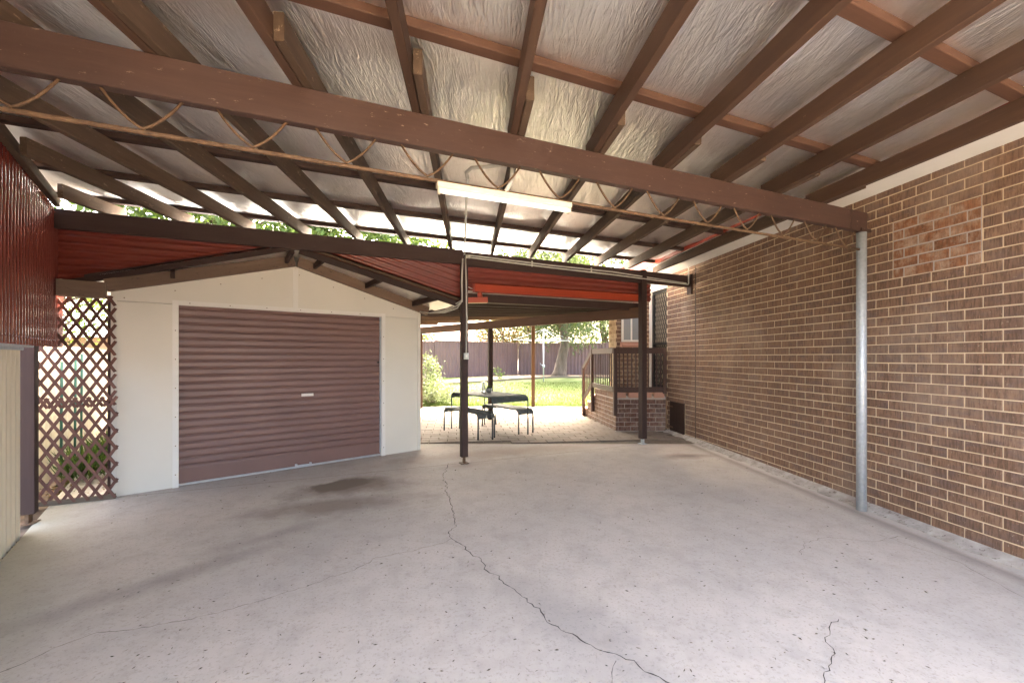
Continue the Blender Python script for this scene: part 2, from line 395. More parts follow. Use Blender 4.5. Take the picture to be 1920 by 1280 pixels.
# ------------------------------------------------------------------ ground sheets
def sheet(name, ys, x0, x1, dz, mat, nx=2):
    v = []; f = []
    for y in ys:
        for i in range(nx+1):
            a_ = x0(y) if callable(x0) else x0; b_ = x1(y) if callable(x1) else x1
            v.append((a_+(b_-a_)*i/nx, y, gz(y)+dz))
    for j in range(len(ys)-1):
        for i in range(nx):
            q = j*(nx+1)+i; f.append((q, q+1, q+nx+2, q+nx+1))
    return meshobj(name, v, f, mat)
tag(sheet('ground', [-60, -30, -15, 0, 7, 12.2, 21.1, 40, 120, 300], -200, 200, -.03, M['soil']), kind='structure')
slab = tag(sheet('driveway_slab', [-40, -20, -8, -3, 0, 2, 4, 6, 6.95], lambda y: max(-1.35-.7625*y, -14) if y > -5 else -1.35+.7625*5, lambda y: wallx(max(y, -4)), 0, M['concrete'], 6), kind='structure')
pbase = tag(sheet('patio_paving', [6.95, 9, 12.2], lambda y: -2.2-.4*(y-6.95), lambda y: wallx(y)+.2, -.008, M['paverbase']), kind='structure')
tag(sheet('lawn', [12.2, 14, 17, 21.1], -9, 9, .0, M['lawn']), kind='structure')
tag(sheet('garden_bed', [12.21, 17, 21.1, 26], -16, 12, -.012, M['soil']), kind='structure')

# pavers
def paver_mesh(a_, b_):
    c = .006; v = []; h = .012
    for z, i in ((-.03, 0), (h-c, 0), (h, c)):
        v += [(i, i, z), (a_-i, i, z), (a_-i, b_-i, z), (i, b_-i, z)]
    f = [(k, (k+1) % 4, 4+(k+1) % 4, 4+k) for k in range(4)]+[(4+k, 4+(k+1) % 4, 8+(k+1) % 4, 8+k) for k in range(4)]+[(8, 9, 10, 11)]
    return v, f
pv, pf = paver_mesh(.292, .192)
pme = bpy.data.meshes.new('paver'); pme.from_pydata(pv, [], pf); pme.materials.append(M['paver'])
wd = Vector((MW, 1, 0)).normalized(); wp = Vector((wd.y, -wd.x, 0))
pav = []
for j in range(0, 27):
    for i in range(-22, 12):
        p = Vector((0, 6.97, 0))+wp*(i*.3+(.15 if j % 2 else 0))+wd*(j*.2)
        q = p+wp*.15+wd*.1
        if p.y < 6.955 or q.y > 12.1 or q.x < -2.1-.4*(q.y-6.95): continue
        if q.x > wallx(q.y)-.12 or (q.y > 8.1 and q.x > 2.0-.106*(q.y-8.17)): continue
        pav.append(p)
pav.sort(key=lambda p: p.y)
mb = MB()
for k, p in enumerate(pav):
    m = frame((p.x, p.y, gz(p.y)+random.uniform(-.002, .002)), wp)
    if k < 300: share('paver', pme, m, pbase)
    else: mb.add((pv, pf), m)
if mb.v: tag(mb.build('paver_field', M['paver'], pbase), kind='stuff')

# cracks and joints in the slab (real narrow strips)
def ribbon(name, pts, wid, jit, parent, step=.03):
    pts = [px2g(*p) for p in pts]; out = []
    for a_, b_ in zip(pts[:-1], pts[1:]):
        n = max(2, int((b_-a_).length/step))
        for i in range(n):
            q = a_.lerp(b_, i/n); out.append(q)
    out.append(pts[-1]); v = []; f = []
    jx = 0; jy = 0
    for i, p in enumerate(out):
        t = (out[min(i+1, len(out)-1)]-out[max(0, i-1)]).normalized(); nr = Vector((-t.y, t.x, 0))
        jx = jx*.7+random.gauss(0, jit); q = p+nr*jx
        ww = wid*random.choice((.35, .6, .8, 1, 1.3))
        for s in (-1, 1): v.append((q.x+nr.x*ww*s, q.y+nr.y*ww*s, gz(q.y)+.0015))
    for i in range(len(out)-1): f.append((2*i, 2*i+1, 2*i+3, 2*i+2))
    return meshobj(name, v, f, M['crack'], parent)
ribbon('crack', [(840, 868), (833, 895), (838, 925), (849, 960), (852, 985), (846, 1008), (880, 1035), (910, 1060), (945, 1088), (1000, 1138), (1070, 1190), (1125, 1222), (1170, 1242), (1262, 1285)], .0035, .012, slab)
ribbon('crack', [(846, 1008), (828, 1018), (780, 1032), (705, 1045), (665, 1068), (560, 1100), (470, 1130), (360, 1160), (270, 1174), (170, 1186), (80, 1225), (-40, 1275)], .0018, .008, slab)
ribbon('crack', [(1573, 1160), (1553, 1182), (1556, 1205), (1566, 1225), (1552, 1255), (1545, 1290)], .0022, .012, slab)
ribbon('crack', [(1690, 1007), (1660, 1010), (1655, 1016), (1600, 1012), (1555, 1008), (1510, 1016), (1500, 1040)], .0015, .012, slab)
ribbon('crack', [(1160, 1240), (1150, 1262), (1145, 1290)], .0012, .006, slab)
ribbon('crack', [(1640, 1000), (1700, 1020), (1800, 1055), (1900, 1110), (1980, 1150)], .0015, .005, slab)
def joint(a_, b_, wid=.006):
    v = []; nr = (V2(b_)-V2(a_)).normalized(); nr = Vector((-nr.y, nr.x, 0))
    n = 40; f = []
    for i in range(n+1):
        p = V2(a_).lerp(V2(b_), i/n); ww = wid*random.uniform(.4, 1.1)
        for s in (-1, 1): v.append((p.x+nr.x*ww*s, p.y+nr.y*ww*s, gz(p.y)+.0015))
        if i: f.append((2*i-2, 2*i-1, 2*i+1, 2*i))
    return meshobj('slab_joint', v, f, M['crack'], slab)
joint((-4.15, 4.40), (-.68, 5.76), .004); joint(TN(.62, 3.1)[:2], TN(4.55, 3.1)[:2], .004); joint((-1.44, 6.95), (3.05, 6.95), .005)
# mortar haunch along the foot of the house wall
v = []; f = []
for i, y in enumerate(np.linspace(1, 8.1, 110)):
    j = random.uniform(-.03, .03)
    for dx, z in ((0.0, .05), (-.05, .026+j*.3), (-.115+j, .002)):
        v.append((wallx(y)+dx, y, gz(y)+z))
    if i:
        for k in range(2): f.append((3*i-3+k, 3*i-2+k, 3*i+1+k, 3*i+k))
hm = generic('rough mortar haunch', (.42, .39, .36), (.24, .21, .19), .95, 9, .8, 22, wear=(.15, .12, .1), wamt=.56)
meshobj('mortar_haunch', v, f, hm, slab, True)

# ------------------------------------------------------------------ brick helper
def brick_mesh(L=.23, H=.076, dep=.03, c=.004, seed=0):
    r = random.Random(seed); v = []
    for y, i in ((-dep, 0), (-c, 0), (0, c)):
        for x, z in ((i, i), (L-i, i), (L-i, H-i), (i, H-i)):
            v.append((x+r.uniform(-.0012, .0012), y, z+r.uniform(-.0012, .0012)))
    f = [(k, (k+1) % 4, 4+(k+1) % 4, 4+k) for k in range(4)]+[(4+k, 4+(k+1) % 4, 8+(k+1) % 4, 8+k) for k in range(4)]+[(8, 9, 10, 11)]
    return v, f
BV = [brick_mesh(seed=i) for i in range(5)]
def bmeshes(mat):
    out = []
    for v_, f_ in BV:
        me = bpy.data.meshes.new('brick'); me.from_pydata(v_, [], f_); me.materials.append(mat); out.append(me)
    return out
def layout(u0, u1, z0, z1, uph, zph, holes=()):
    rows = []; r0 = math.floor((z0-zph)/.086)
    for r in range(r0, int((z1-zph)/.086)+2):
        za = zph+r*.086+.005; zc = za+.038
        if za+.076 < z0+.02 or za > z1-.02: continue
        ph = uph+(.12 if r % 2 else 0)
        hs = [(max(a_, u0), min(b_, u1)) for a_, b_, c_, d_ in holes if c_ < zc < d_]
        segs = [(u0, u1)]
        for a_, b_ in hs:
            ns = []
            for s0, s1 in segs:
                if b_ <= s0 or a_ >= s1: ns.append((s0, s1)); continue
                if a_ > s0: ns.append((s0, a_))
                if b_ < s1: ns.append((b_, s1))
            segs = ns
        for s0, s1 in segs:
            k = math.floor((s0-ph)/.24)
            while ph+k*.24 < s1:
                a_ = max(ph+k*.24+.005, s0+.003); b_ = min(ph+(k+1)*.24-.005, s1-.003); k += 1
                if b_-a_ > .025: rows.append((a_, b_, za))
    return rows
def lay(parent, rows, org, ud, mat, sep=lambda u, z: True, proud=0., limit=300):
    """org: world point of u=0; bricks face along z x u -> local -y rotated so that +y local is the outside"""
    ms = bmeshes(mat); mb = MB(); cnt = 0
    for a_, b_, za in rows:
        p = Vector(org)+Vector(ud)*a_; m = frame((p.x, p.y, za), Vector(ud))
        m = m @ Matrix.Translation((0, proud+random.uniform(-.0015, .0015), 0)) @ Matrix.Diagonal(((b_-a_)/.23, 1, 1, 1))
        i = random.randrange(5)
        if sep(a_, za) and cnt < limit: share('brick', ms[i], m, parent); cnt += 1
        else: mb.add(BV[i], m)
    if mb.v: tag(mb.build('brick_field', mat, parent), kind='stuff')

# ------------------------------------------------------------------ brick house
house = thing('brick_house', 'brown brick house side wall with white eave and recessed security door', 'house', (wallx(6), 6, 0))
K = math.sqrt(1+MW*MW); WU = Vector((MW, 1, 0)).normalized()          # u = Y*K
WO = Vector((4, 0, 0)); WN = Vector((-WU.y, WU.x, 0))                  # outwards, to the carport
# frame(): x=-WU, y = z cross x
def wpt(y, out=0., z=0.): p = WO+WU*(y*K)+WN*out; return Vector((p.x, p.y, z))
def wallblock(name, y0, y1, z0, z1, mat, parent, depth=.2, front=-.006):
    L = (y1-y0)*K; m = frame(wpt(y0, 0, 0), WU)        # y local = up x WU = (-WU.y, WU.x) = WN
    v_, f_ = boxv(0, L, -depth, front, z0, z1); return meshobj(name, v_, f_, mat, parent, mw=m)
wall = wallblock('wall', .6, 8.16, -.25, 3.05, M['mortar'], house)
PATCH = (3.255*K, 3.925*K, 2.222, 2.738); HATCH = (7.5*K, 8.04*K, -.3, .70)
rows = layout(.6*K, 8.16*K, -.2, 3.05, 3.964*K, 1.534, [PATCH, HATCH])
rows.sort(key=lambda r: abs(r[0]-3.0*K) if r[0] > 2.75*K else 9)
lay(wall, rows, WO, WU, M['brick'], sep=lambda u, z: u > 2.75*K and z > -.05)
patchm = wallblock('infill_mortar', 3.258, 3.922, 2.224, 2.736, M['mortar_grey'], wall, .1, -.0035)
prow = layout(PATCH[0]+.004, PATCH[1]-.004, 2.224, 2.736, 3.35*K, 1.534)
lay(patchm, prow, WO, WU, M['brick_new'])
# control joint
wallblock('control_joint', 7.168, 7.182, -.1, 3.05, M['crack'], house, .01, .0025)
# eave soffit, fascia, roof
def slabq(name, pts, th, mat, parent):
    n = len(pts); v_ = [tuple(p) for p in pts]+[(p[0], p[1], p[2]+th) for p in pts]
    f_ = [tuple(range(n-1, -1, -1)), tuple(range(n, 2*n))]+[(i, (i+1) % n, n+(i+1) % n, n+i) for i in range(n)]
    return meshobj(name, v_, f_, mat, parent)
slabq('eave_soffit', [wpt(.4, -.19, 3.056), wpt(10.5, -.19, 3.056), wpt(10.5, .66, 3.056), wpt(.4, .66, 3.056)], .012, M['white'], house)
slabq('wing_shade_eave', [(wallx(8.75)-.6, 8.75, 3.075), (1.62, 8.45, 3.075), (1.5, 11, 3.075), (wallx(11), 11, 3.075)], .2, M['white'], house)  # unseen eave slab, added to keep sun off the porch and patio
beam('gutter_fascia', wpt(.4, .69, 3.05), wpt(10.5, .69, 3.05), .03, .2, M['redtrim'], house)
slabq('roof', [wpt(.4, .75, 3.27), wpt(12, .75, 3.27), wpt(12, -5, 4.9), wpt(.4, -5, 4.9)], .05, M['roofred'], house)
# hatch door in the wall
hz0 = gz(7.6)
hatch = wallblock('hatch_door', 7.52, 8.02, hz0+.01, .69, M['hatch'], house, .08, .0)
for i in range(4):
    y0 = 7.525+i*.124; wallblock('board', y0, y0+.119, hz0+.015, .685, M['hatch'], hatch, .02, .014)
for z in (.2, .58): wallblock('hinge', 7.9, 8.015, z, z+.025, M['rust'], hatch, .01, .02)
# far part of the house: recessed wall with security door
DY0, DY1 = 8.165, 8.92
recess = wallblock('recess_wall', 8.17, 9.02, -.1, 3.05, M['mortar'], house, .3, -.16)
jamb = wallblock('door_head', 8.17, 9.0, 2.86, 3.05, M['white'], house, .15, -.05)
door = wallblock('security_door', 8.2, 8.9, .86, 2.84, generic('pale door behind mesh', (.35, .3, .22), (.3, .25, .18), .6), house, .14, -.115)
fr = MB()
for y0, y1, z0, z1 in ((8.18, 8.235, .86, 2.86), (8.86, 8.915, .86, 2.86), (8.235, 8.86, 2.80, 2.86), (8.235, 8.86, .86, .95), (8.235, 8.86, 1.75, 1.8)):
    fr.add(boxv((y0-8.18)*K, (y1-8.18)*K, -.11, -.07, z0, z1))
fr.build('door_frame', M['rubber'], door, mw=frame(wpt(8.18), WU))
gm = MB()
for sgn in (-1, 1):
    i = -20
    while i < 24:
        # diagonal bars clipped to the opening
        u0, z0 = i*.09, .9; dz = 1.92; du = sgn*dz*.5
        if sgn < 0: u0 += .6
        t0, t1 = 0., 1.
        lo, hi = .05, .69
        a_, b_ = (lo-u0)/du, (hi-u0)/du
        if a_ > b_: a_, b_ = b_, a_
        t0, t1 = max(t0, a_), min(t1, b_)
        if t1-t0 > .03:
            p0 = Vector((u0+du*t0, -.095+.004*sgn, z0+dz*t0)); p1 = Vector((u0+du*t1, -.095+.004*sgn, z0+dz*t1))
            pr = prism((p1-p0).length, .014, .006, .001); gm.add(pr, frame(p0, p1-p0, (0, 1, 0)))
        i += 1
gm.build('mesh_grille', M['rubber'], door, mw=frame(wpt(8.18), WU))
wallblock('door_jamb', 8.915, 8.95, .86, 2.86, M['white'], house, .15, -.02)
# projecting wing beyond the door, window facing the carport
wingdir = Vector((1, -MW, 0)).normalized()        # along the wing front, away from garden
WC = Vector((2.19, 9.0, 0))                       # wing corner
def wingblock(name, s0, s1, z0, z1, mat, parent, d0=0., d1=.2):
    v_, f_ = boxv(s0, s1, d0, d1, z0, z1); return meshobj(name, v_, f_, mat, parent, mw=frame(WC, wingdir))
WS = .83
wing = wingblock('wing_wall', 0, WS, -.1, 3.05, M['mortar'], house, .006, .42)
wrow = layout(0, WS, 0, 3.05, .02, .018, [(.12, .56, 1.83, 2.62)])
lay(wing, [(WS-b_, WS-a_, z) for a_, b_, z in wrow] and wrow, WC, wingdir, M['brick'], sep=lambda u, z: False) if False else None
mbw = MB()
for a_, b_, z in wrow:
    m = frame((WC+wingdir*a_)+Vector((0, 0, z)), wingdir) @ Matrix.Diagonal(((b_-a_)/.23, -1, 1, 1)); mbw.add(BV[0], m)
for z in np.arange(0.02, 3.0, .086):
    for k in range(2):
        off = (k*.2+(.0 if int(round(z/.086)) % 2 else .09))
        if off+.2 > .43: continue
        m = frame(WC+WU*(off+.01)+Vector((0, 0, z)), WU) @ Matrix.Diagonal((.19/.23, 1, 1, 1)); mbw.add(BV[1], m)
tag(mbw.build('brick_field', M['brick_pink'], wing), kind='stuff')
win = wingblock('window', .12, .56, 1.83, 2.62, M['glasspane'], house, -.0, .05)
wf = MB()
for s0, s1, z0, z1 in ((.12, .16, 1.83, 2.62), (.52, .56, 1.83, 2.62), (.16, .52, 1.83, 1.87), (.16, .52, 2.58, 2.62), (.325, .35, 1.87, 2.58)):
    wf.box(s0, s1, -.03, .0, z0, z1)
wf.build('window_frame', M['white'], win, mw=frame(WC, wingdir))
v_ = [(.1, -.07, 1.76), (.58, -.07, 1.76), (.58, .0, 1.83), (.1, .0, 1.83), (.1, -.07, 1.72), (.58, -.07, 1.72), (.58, .0, 1.72), (.1, .0, 1.72)]
meshobj('window_sill', v_, [(0, 1, 2, 3), (4, 5, 1, 0), (5, 6, 2, 1), (7, 4, 0, 3), (7, 6, 5, 4)], M['tile'], win, mw=frame(WC, wingdir))

# ------------------------------------------------------------------ porch
PY = 8.17; PX = 1.985; PZ = .83; G = .096
porch = thing('porch', 'raised brick porch with brown timber balustrade and steps', 'porch', (2.5, 9, G))
SD = Vector((-.106, 1, 0)).normalized()                    # along its left side, away from camera
PC = Vector((PX, PY, 0)); PR = Vector((wallx(PY)-.0, PY, 0)); PFd = (PR-PC).normalized(); PFL = (PR-PC).length
body = slabq('platform', [PC+SD*.01+Vector((.006, 0, G-.05)), PR+SD*.01+Vector((-.01, 0, G-.05)), Vector((wallx(9.4)-.02, 9.4, G-.05)), PC+SD*1.32+Vector((.006, 0, G-.05))], PZ-.02-G, M['mortar_pale'], porch)
prow = layout(0, PFL-.01, G, PZ-.11, .05, G)
ms = bmeshes(M['brick_porch'])
for a_, b_, z in prow:
    m = frame((PC+PFd*a_)+Vector((0, 0, z)), PFd) @ Matrix.Diagonal(((b_-a_)/.23, -1, 1, 1)); share('brick', ms[0], m, body)
n = int(PFL/.2)
tv, tf = boxv(0, .19, -.02, .06, 0, .1); tme = bpy.data.meshes.new('nosing_tile'); tme.from_pydata(tv, [], tf); tme.materials.append(M['tile'])
for i in range(n):
    share('nosing_tile', tme, frame(PC+PFd*(i*PFL/n+.004)+Vector((0, 0, PZ-.1)), PFd), body)
slabq('porch_floor', [PC+Vector((.03, .05, PZ-.018)), PR+Vector((-.03, .05, PZ-.018)), Vector((wallx(9.4)-.03, 9.4, PZ-.018)), PC+SD*1.3+Vector((.03, 0, PZ-.018))], .014, M['tile'], body)
# left side bricks, platform then steps down
steps = [(1.32, PZ), (1.62, PZ-.18), (1.92, PZ-.36), (2.22, PZ-.54)]
msp = bmeshes(M['brick_pink'])
prev = 0
SN = Vector((-SD.y, SD.x, 0))
for si, (s1, zt) in enumerate(steps):
    s0 = prev; prev = s1
    if si:
        a0 = PC+SD*s0; a1 = PC+SD*s1; r1 = Vector((wallx(a1.y)-.3, a1.y, 0)); r0 = Vector((wallx(a0.y)-.3, a0.y, 0))
        st = slabq('step', [a0+Vector((.006, 0, G-.05)), r0+Vector((0, 0, G-.05)), r1+Vector((0, 0, G-.05)), a1+Vector((.006, 0, G-.05))], zt-.02-G+.05, M['mortar_pale'], porch)
        v_, f_ = boxv(s0-.0, s1+.02, -.9, .02, zt-.02, zt+.012); meshobj('tread', v_, f_, M['tile'], st, mw=frame(PC, SD))
    else: st = body
    for a_, b_, z in layout(s0, s1, G, zt-.11, .05, G):
        m = frame(PC+SD*a_+Vector((0, 0, z)), SD) @ Matrix.Diagonal(((b_-a_)/.23, 1, 1, 1)); share('brick', msp[1], m, st)
    k = max(1, int((s1-s0)/.13))
    ev, ef = boxv(0, .12, -.06, .012, 0, .1); eme = bpy.data.meshes.new('edge_brick'); eme.from_pydata(ev, [], ef); eme.materials.append(M['brick_pink'])
    for i in range(k): share('edge_brick', eme, frame(PC+SD*(s0+i*.132+.004)+Vector((0, 0, zt-.11)), SD), st)
# balustrade
RT, RB = 1.575, .86
R = M['railing']
fd = PFd; base0 = PC+Vector((-.02, -.045, 0)); endp = PR+Vector((-.05, -.045, 0))
fr_ = thing('balustrade', 'brown timber balustrade round the brick porch', 'railing', (PX, PY, G))
WMb = fr_
beam('top_rail', base0+Vector((0, 0, RT)), endp+Vector((0, 0, RT)), .045, .11, R, fr_)
beam('bottom_rail', base0+Vector((0, 0, RB-.02)), endp+Vector((0, 0, RB-.02)), .04, .1, R, fr_)
post('rail_post', base0.x, base0.y, G+.30, RT+.1, .07, R, fr_, 0); post('rail_post', endp.x, endp.y, G+.72, RT+.1, .06, R, fr_, 0)
nb = 12; bl = (endp-base0).length
for i in range(1, nb):
    p = base0+(endp-base0)*(i/nb); post('baluster', p.x, p.y, RB+.07, RT+.02, .042, R, fr_, 0, d=.02)
sideo = SN*.045
def sp(s, z): q = PC+SD*s+sideo; return Vector((q.x, q.y, z))
beam('top_rail', sp(-.02, RT), sp(1.37, RT), .045, .11, R, fr_); beam('bottom_rail', sp(-.02, RB-.02), sp(1.37, RB-.02), .04, .1, R, fr_)
beam('hand_rail', sp(1.37, RT+.02), sp(2.12, RT-.40), .045, .11, R, fr_); beam('bottom_rail', sp(1.37, RB), sp(2.12, RB-.42), .04, .1, R, fr_)
for s, z0, z1 in ((1.37, G+.2, RT+.1), (2.1, G, RT-.32)):
    q = sp(s, 0); post('rail_post', q.x, q.y, z0, z1, .07, R, fr_, .1)
for i in range(1, 12):
    q = sp(1.37*i/12, 0); post('baluster', q.x, q.y, RB+.07, RT+.02, .032, R, fr_, .1, d=.02)
for i in range(1, 6):
    s = 1.37+.73*i/6; q = sp(s, 0); dz = -.42*(i/6); post('baluster', q.x, q.y, RB+.07+dz, RT+.02+dz, .032, R, fr_, .1, d=.02)

# ------------------------------------------------------------------ carport
cp = thing('carport', 'flat roofed carport of brown timber beams and rafters lined with silver foil', 'carport', (0, 4, 0))
RW, RH = .045, .125
BN = [-1.33, -.462, .488, 1.43, 2.32, 3.2]; NE, NS = 3.4, -1.8
# near and far rafters
for k in range(-7, 6):
    lim = (-2.728-.599*k)/.5665+.12
    n0, n1 = max(NS, lim), .14
    if n0 < n1-.2:
        beam('rafter', TN(tk(k, n0), n0, zb(n0)+random.uniform(-.002, .002)), TN(tk(k, n1), n1, zb(n1)), RW, RH, M['rafter'], cp)
    n0, n1 = max(-.34-.05*random.random(), lim), NE
    if n0 < n1-.2:
        beam('rafter', TN(tk(k, n0, .05), n0, zb(n0)+.002), TN(tk(k, n1, .05), n1, zb(n1)+.002), RW, RH, M['rafter_old'], cp)
for i, n in enumerate(BN):
    m = M['batten'] if n < 0 else M['batten_dark']
    z = zb(n)+RH+.001
    beam('batten', TN(tl(n)+.05, n, z), TN(tr(n)+.06, n, z), .068, .045, m, cp)
# foil lining in bays
def foil_bay(n0, n1):
    v = []; f = []; na = 9; nt = 90
    for i in range(na+1):
        n = n0+(n1-n0)*i/na; w_ = i/na
        for j in range(nt+1):
            t = tl(n)+.06+(tr(n)-tl(n)+.0)*j/nt
            kx = (t*.9596+.2654-.274-.2986*n)/.575; fr2 = kx-math.floor(kx)
            sag = -.018*math.sin(math.pi*w_)*(.5+.5*math.sin(math.pi*fr2))+.006*math.sin(7*t+3*n)*math.sin(math.pi*w_)+random.gauss(0, .0012)
            p = TN(t, n, zb(n)+RH+.0475+sag); v.append(p)
    for i in range(na):
        for j in range(nt):
            q = i*(nt+1)+j; f.append((q, q+1, q+nt+2, q+nt+1))
    return meshobj('foil_lining', v, f, M['foil'], cp, True)
for a_, b_ in zip([NS]+BN, BN+[NE]): foil_bay(a_, b_)
# corrugated roof sheet above
v = []; f = []; t0 = -3.7; nst = 480
for j in range(nst+1):
    t = t0+(4.2+3.7)*j/nst; z = .012*math.sin(t*2*math.pi/.076)
    for n in (NS-.05, NE+.03):
        tt = min(max(t, tl(n)), tr(n)+.3); v.append(TN(tt, n, zb(n)+RH+.075+z))
    if j: f.append((2*j-2, 2*j, 2*j+1, 2*j-1))
meshobj('roof_sheet', v, f, M['redsheet'], cp, True)
# beams
FZ0, FZ1 = 2.69, 2.876
beam('front_beam', TN(tl(0)-.05, 0, FZ0), TN(3.66, 0, FZ0), .055, FZ1-FZ0, M['beam_red'], cp)
beam('splice_plate', TN(3.40, -.03, FZ0+.004), TN(3.415, -.03, FZ0+.004), .008, .178, M['beam_red'], cp)
BZ0, BZ1 = 2.755, 2.945
beam('far_beam', TN(tl(3.115)-.1, 3.115, BZ0), TN(.60, 3.115, BZ0), .05, .19, M['dark_wood'], cp)
beam('far_beam', TN(.61, 3.115, BZ0-.02), TN(4.60, 3.115, BZ0-.055), .05, .195, M['dark_wood'], cp)
beam('beam_hanger', TN(4.6, 3.09, 2.58), TN(4.69, 3.09, 2.58), .1, .34, M['dark_wood'], cp)
p1 = TN(.618, 3.115); p2 = TN(3.63, 3.115)
post('post', p1.x, p1.y, gz(p1.y)+.09, BZ0, .092, M['dark_wood'], cp, RZ); post('post', p2.x, p2.y, gz(p2.y)+.09, BZ1-.03, .1, M['dark_wood'], cp, RZ)
post('post', -4.27, 3.77, gz(3.7)+.09, 2.75, .1, M['dark_wood'], cp, RZ+.2, lean=(.0, .0))
q = TN(tl(0)-.02, .05); post('post', q.x, q.y, gz(q.y), FZ0, .09, M['dark_wood'], cp, RZ)
for p in (p1, p2, Vector((-4.27, 3.77, 0))):
    m = MB(); m.box(-.055, .055, -.055, .055, .001, .008); m.box(-.012, .012, -.03, .03, .008, .11); m.build('post_stirrup', M['rust'] if p is not p2 else M['galv'], cp, mw=Matrix.Translation((p.x, p.y, gz(p.y))) @ Matrix.Rotation(RZ, 4, 'Z'))
pp = TN(3.62, 0); tube('steel_post', [(pp.x, pp.y, gz(pp.y)+.004), (pp.x, pp.y, FZ0-.002)], .041, M['galv'], cp, 20)
beam('post_cap', TN(3.55, .0, FZ0-.0), TN(3.70, .0, FZ0-.0), .08, .03, M['beam_red'], cp)
# rod truss below the front beam
TZ = 2.525
tube('truss_chord', [TN(t, 0, TZ-.004*math.sin((t+2.7)*.5)) for t in np.linspace(tl(0), 3.6, 30)], .0115, M['rust'], cp, 8)
s0 = 0.0+(.9205*0)  # first loop measured in the photograph
tt0 = (2.279-2.654)/.3907
for k in range(-4, 11):
    c = tt0+k*.433
    if c > 3.55 or c < tl(0)+.1: continue
    pts = []
    for u in np.linspace(-1, 1, 13):
        h = abs(u)**2.0*.55+abs(u)*.45; pts.append(TN(c+u*.15, .0, TZ+.014+(FZ0-TZ-.008)*h))
    tube('web_rod', pts, .0065, M['rust'], cp, 6)

# ------------------------------------------------------------------ corrugated cladding
def corr(z): return .009*math.sin(z*2*math.pi/.076)
def vsheet(name, pA, pB, z0, z1, mat, parent=None, per=.076, amp=.009, trap=False):
    """upright sheet from pA to pB with vertical ribs; z0,z1 functions of distance"""
    pA, pB = V2(pA), V2(pB); d = (pB-pA); L = d.length; d.normalize(); nr = Vector((-d.y, d.x, 0)); v = []; f = []
    n = int(L/per*8)
    for i in range(n+1):
        s = L*i/n; ph = s/per*2*math.pi; o = amp*math.sin(ph)
        if trap: o = amp*max(-1, min(1, 2.2*math.sin(ph)))
        p = pA+d*s+nr*o
        for z in (z0(s) if callable(z0) else z0, z1(s) if callable(z1) else z1): v.append((p.x, p.y, z))
        if i: f.append((2*i-2, 2*i, 2*i+1, 2*i-1))
    return meshobj(name, v, f, mat, parent, True)
LD = Vector((-.7625, 1, 0)).normalized()
def LP(y, off=0.): return Vector((-1.289-.7625*y, y, 0))+Vector((-LD.y, LD.x, 0))*off
rw = thing('corrugated_wall', 'dark red corrugated steel cladding hung above the cream fence', 'cladding', LP(2.5)[:])
ya, yb = .6, 4.42; Lr = (LP(yb)-LP(ya)).length
def rtop(s):
    y = ya+(yb-ya)*s/Lr
    return 3.02 if y < 2.94 else (3.02-.055*(y-2.94) if y < 4.03 else 2.96-.16*(y-4.03))
vsheet('sheet', LP(ya), LP(yb), lambda s: 1.60, rtop, M['redsheet'], rw, .076, .0125)
beam('top_plate', Vector((*LP(ya, -.03)[:2], 3.02)), Vector((*LP(4.1, -.03)[:2], 2.955)), .045, .09, M['rafter_old'], rw)
beam('bottom_flashing', Vector((*LP(ya, .03)[:2], 1.585)), Vector((*LP(3.62, .03)[:2], 1.585)), .05, .02, M['galv'], rw)
sc = MB()
for i in range(44):
    y = 2.6+i*.0365*1.62
    if y < 4.1:
        for z in (1.66, rtop((y-ya)/(yb-ya)*Lr)-.06):
            q = LP(y, -.016); sc.add(tubev([(q.x, q.y, z), (q.x+.006, q.y+.005, z)], .006, 6))
tag(sc.build('screw_heads', M['redsheet'], rw), kind='stuff')
# red horizontal cladding below the far beam
def hsheet(name, z0, z1, left, right, n, mat, parent, slope=0., amp=.014, per=.076, ns=24):
    v = []; f = []; rows = int((z1-z0)/per*8)
    for i in range(rows+1):
        z = z0+(z1-z0)*i/rows; a_, b_ = left(z), right(z); o = amp*math.sin(2*math.pi*z/per)
        for j in range(ns+1):
            t = a_+(b_-a_)*j/ns; v.append(TN(t, n+o, z))
    for i in range(rows):
        for j in range(ns):
            q = i*(ns+1)+j; f.append((q, q+1, q+ns+2, q+ns+1))
    return meshobj(name, v, f, mat, parent, True)
AP, AZ, SL = -1.4, 2.846, .275
inf = thing('infill_cladding', 'red corrugated infill under the dark beam over the shed gable', 'cladding', TN(-1, 3.17)[:])
hsheet('sheet', 2.25, 2.95, lambda z: tl(3.17)-.06, lambda z: min(AP, AP-(AZ-z)/SL+.2), 3.245, M['redsheet'], inf)
# sloping sheet on the right of the gable: ribs follow the roof slope
v = []; f = []; rows = 90
for i in range(rows+1):
    off = -.06+i/rows*.82; o = .014*math.sin(2*math.pi*off/.076)
    for j in range(25):
        t = AP-.02+(.66-AP+.02)*j/24; z = AZ-SL*(t-AP)+off+.0
        v.append(TN(t, 3.245+o, z))
f = [(i*25+j, i*25+j+1, (i+1)*25+j+1, (i+1)*25+j) for i in range(rows) for j in range(24) if v[i*25+j][2] < 2.95]
meshobj('raked_sheet', v, f, M['redsheet'], inf, True)
inf2 = thing('patio_valance', 'red corrugated valance between the two brown posts above the gutter', 'cladding', TN(2, 3.17)[:])
hsheet('sheet', 2.44, 2.94, lambda z: .61, lambda z: 3.95, 3.295, M['redsheet'], inf2)

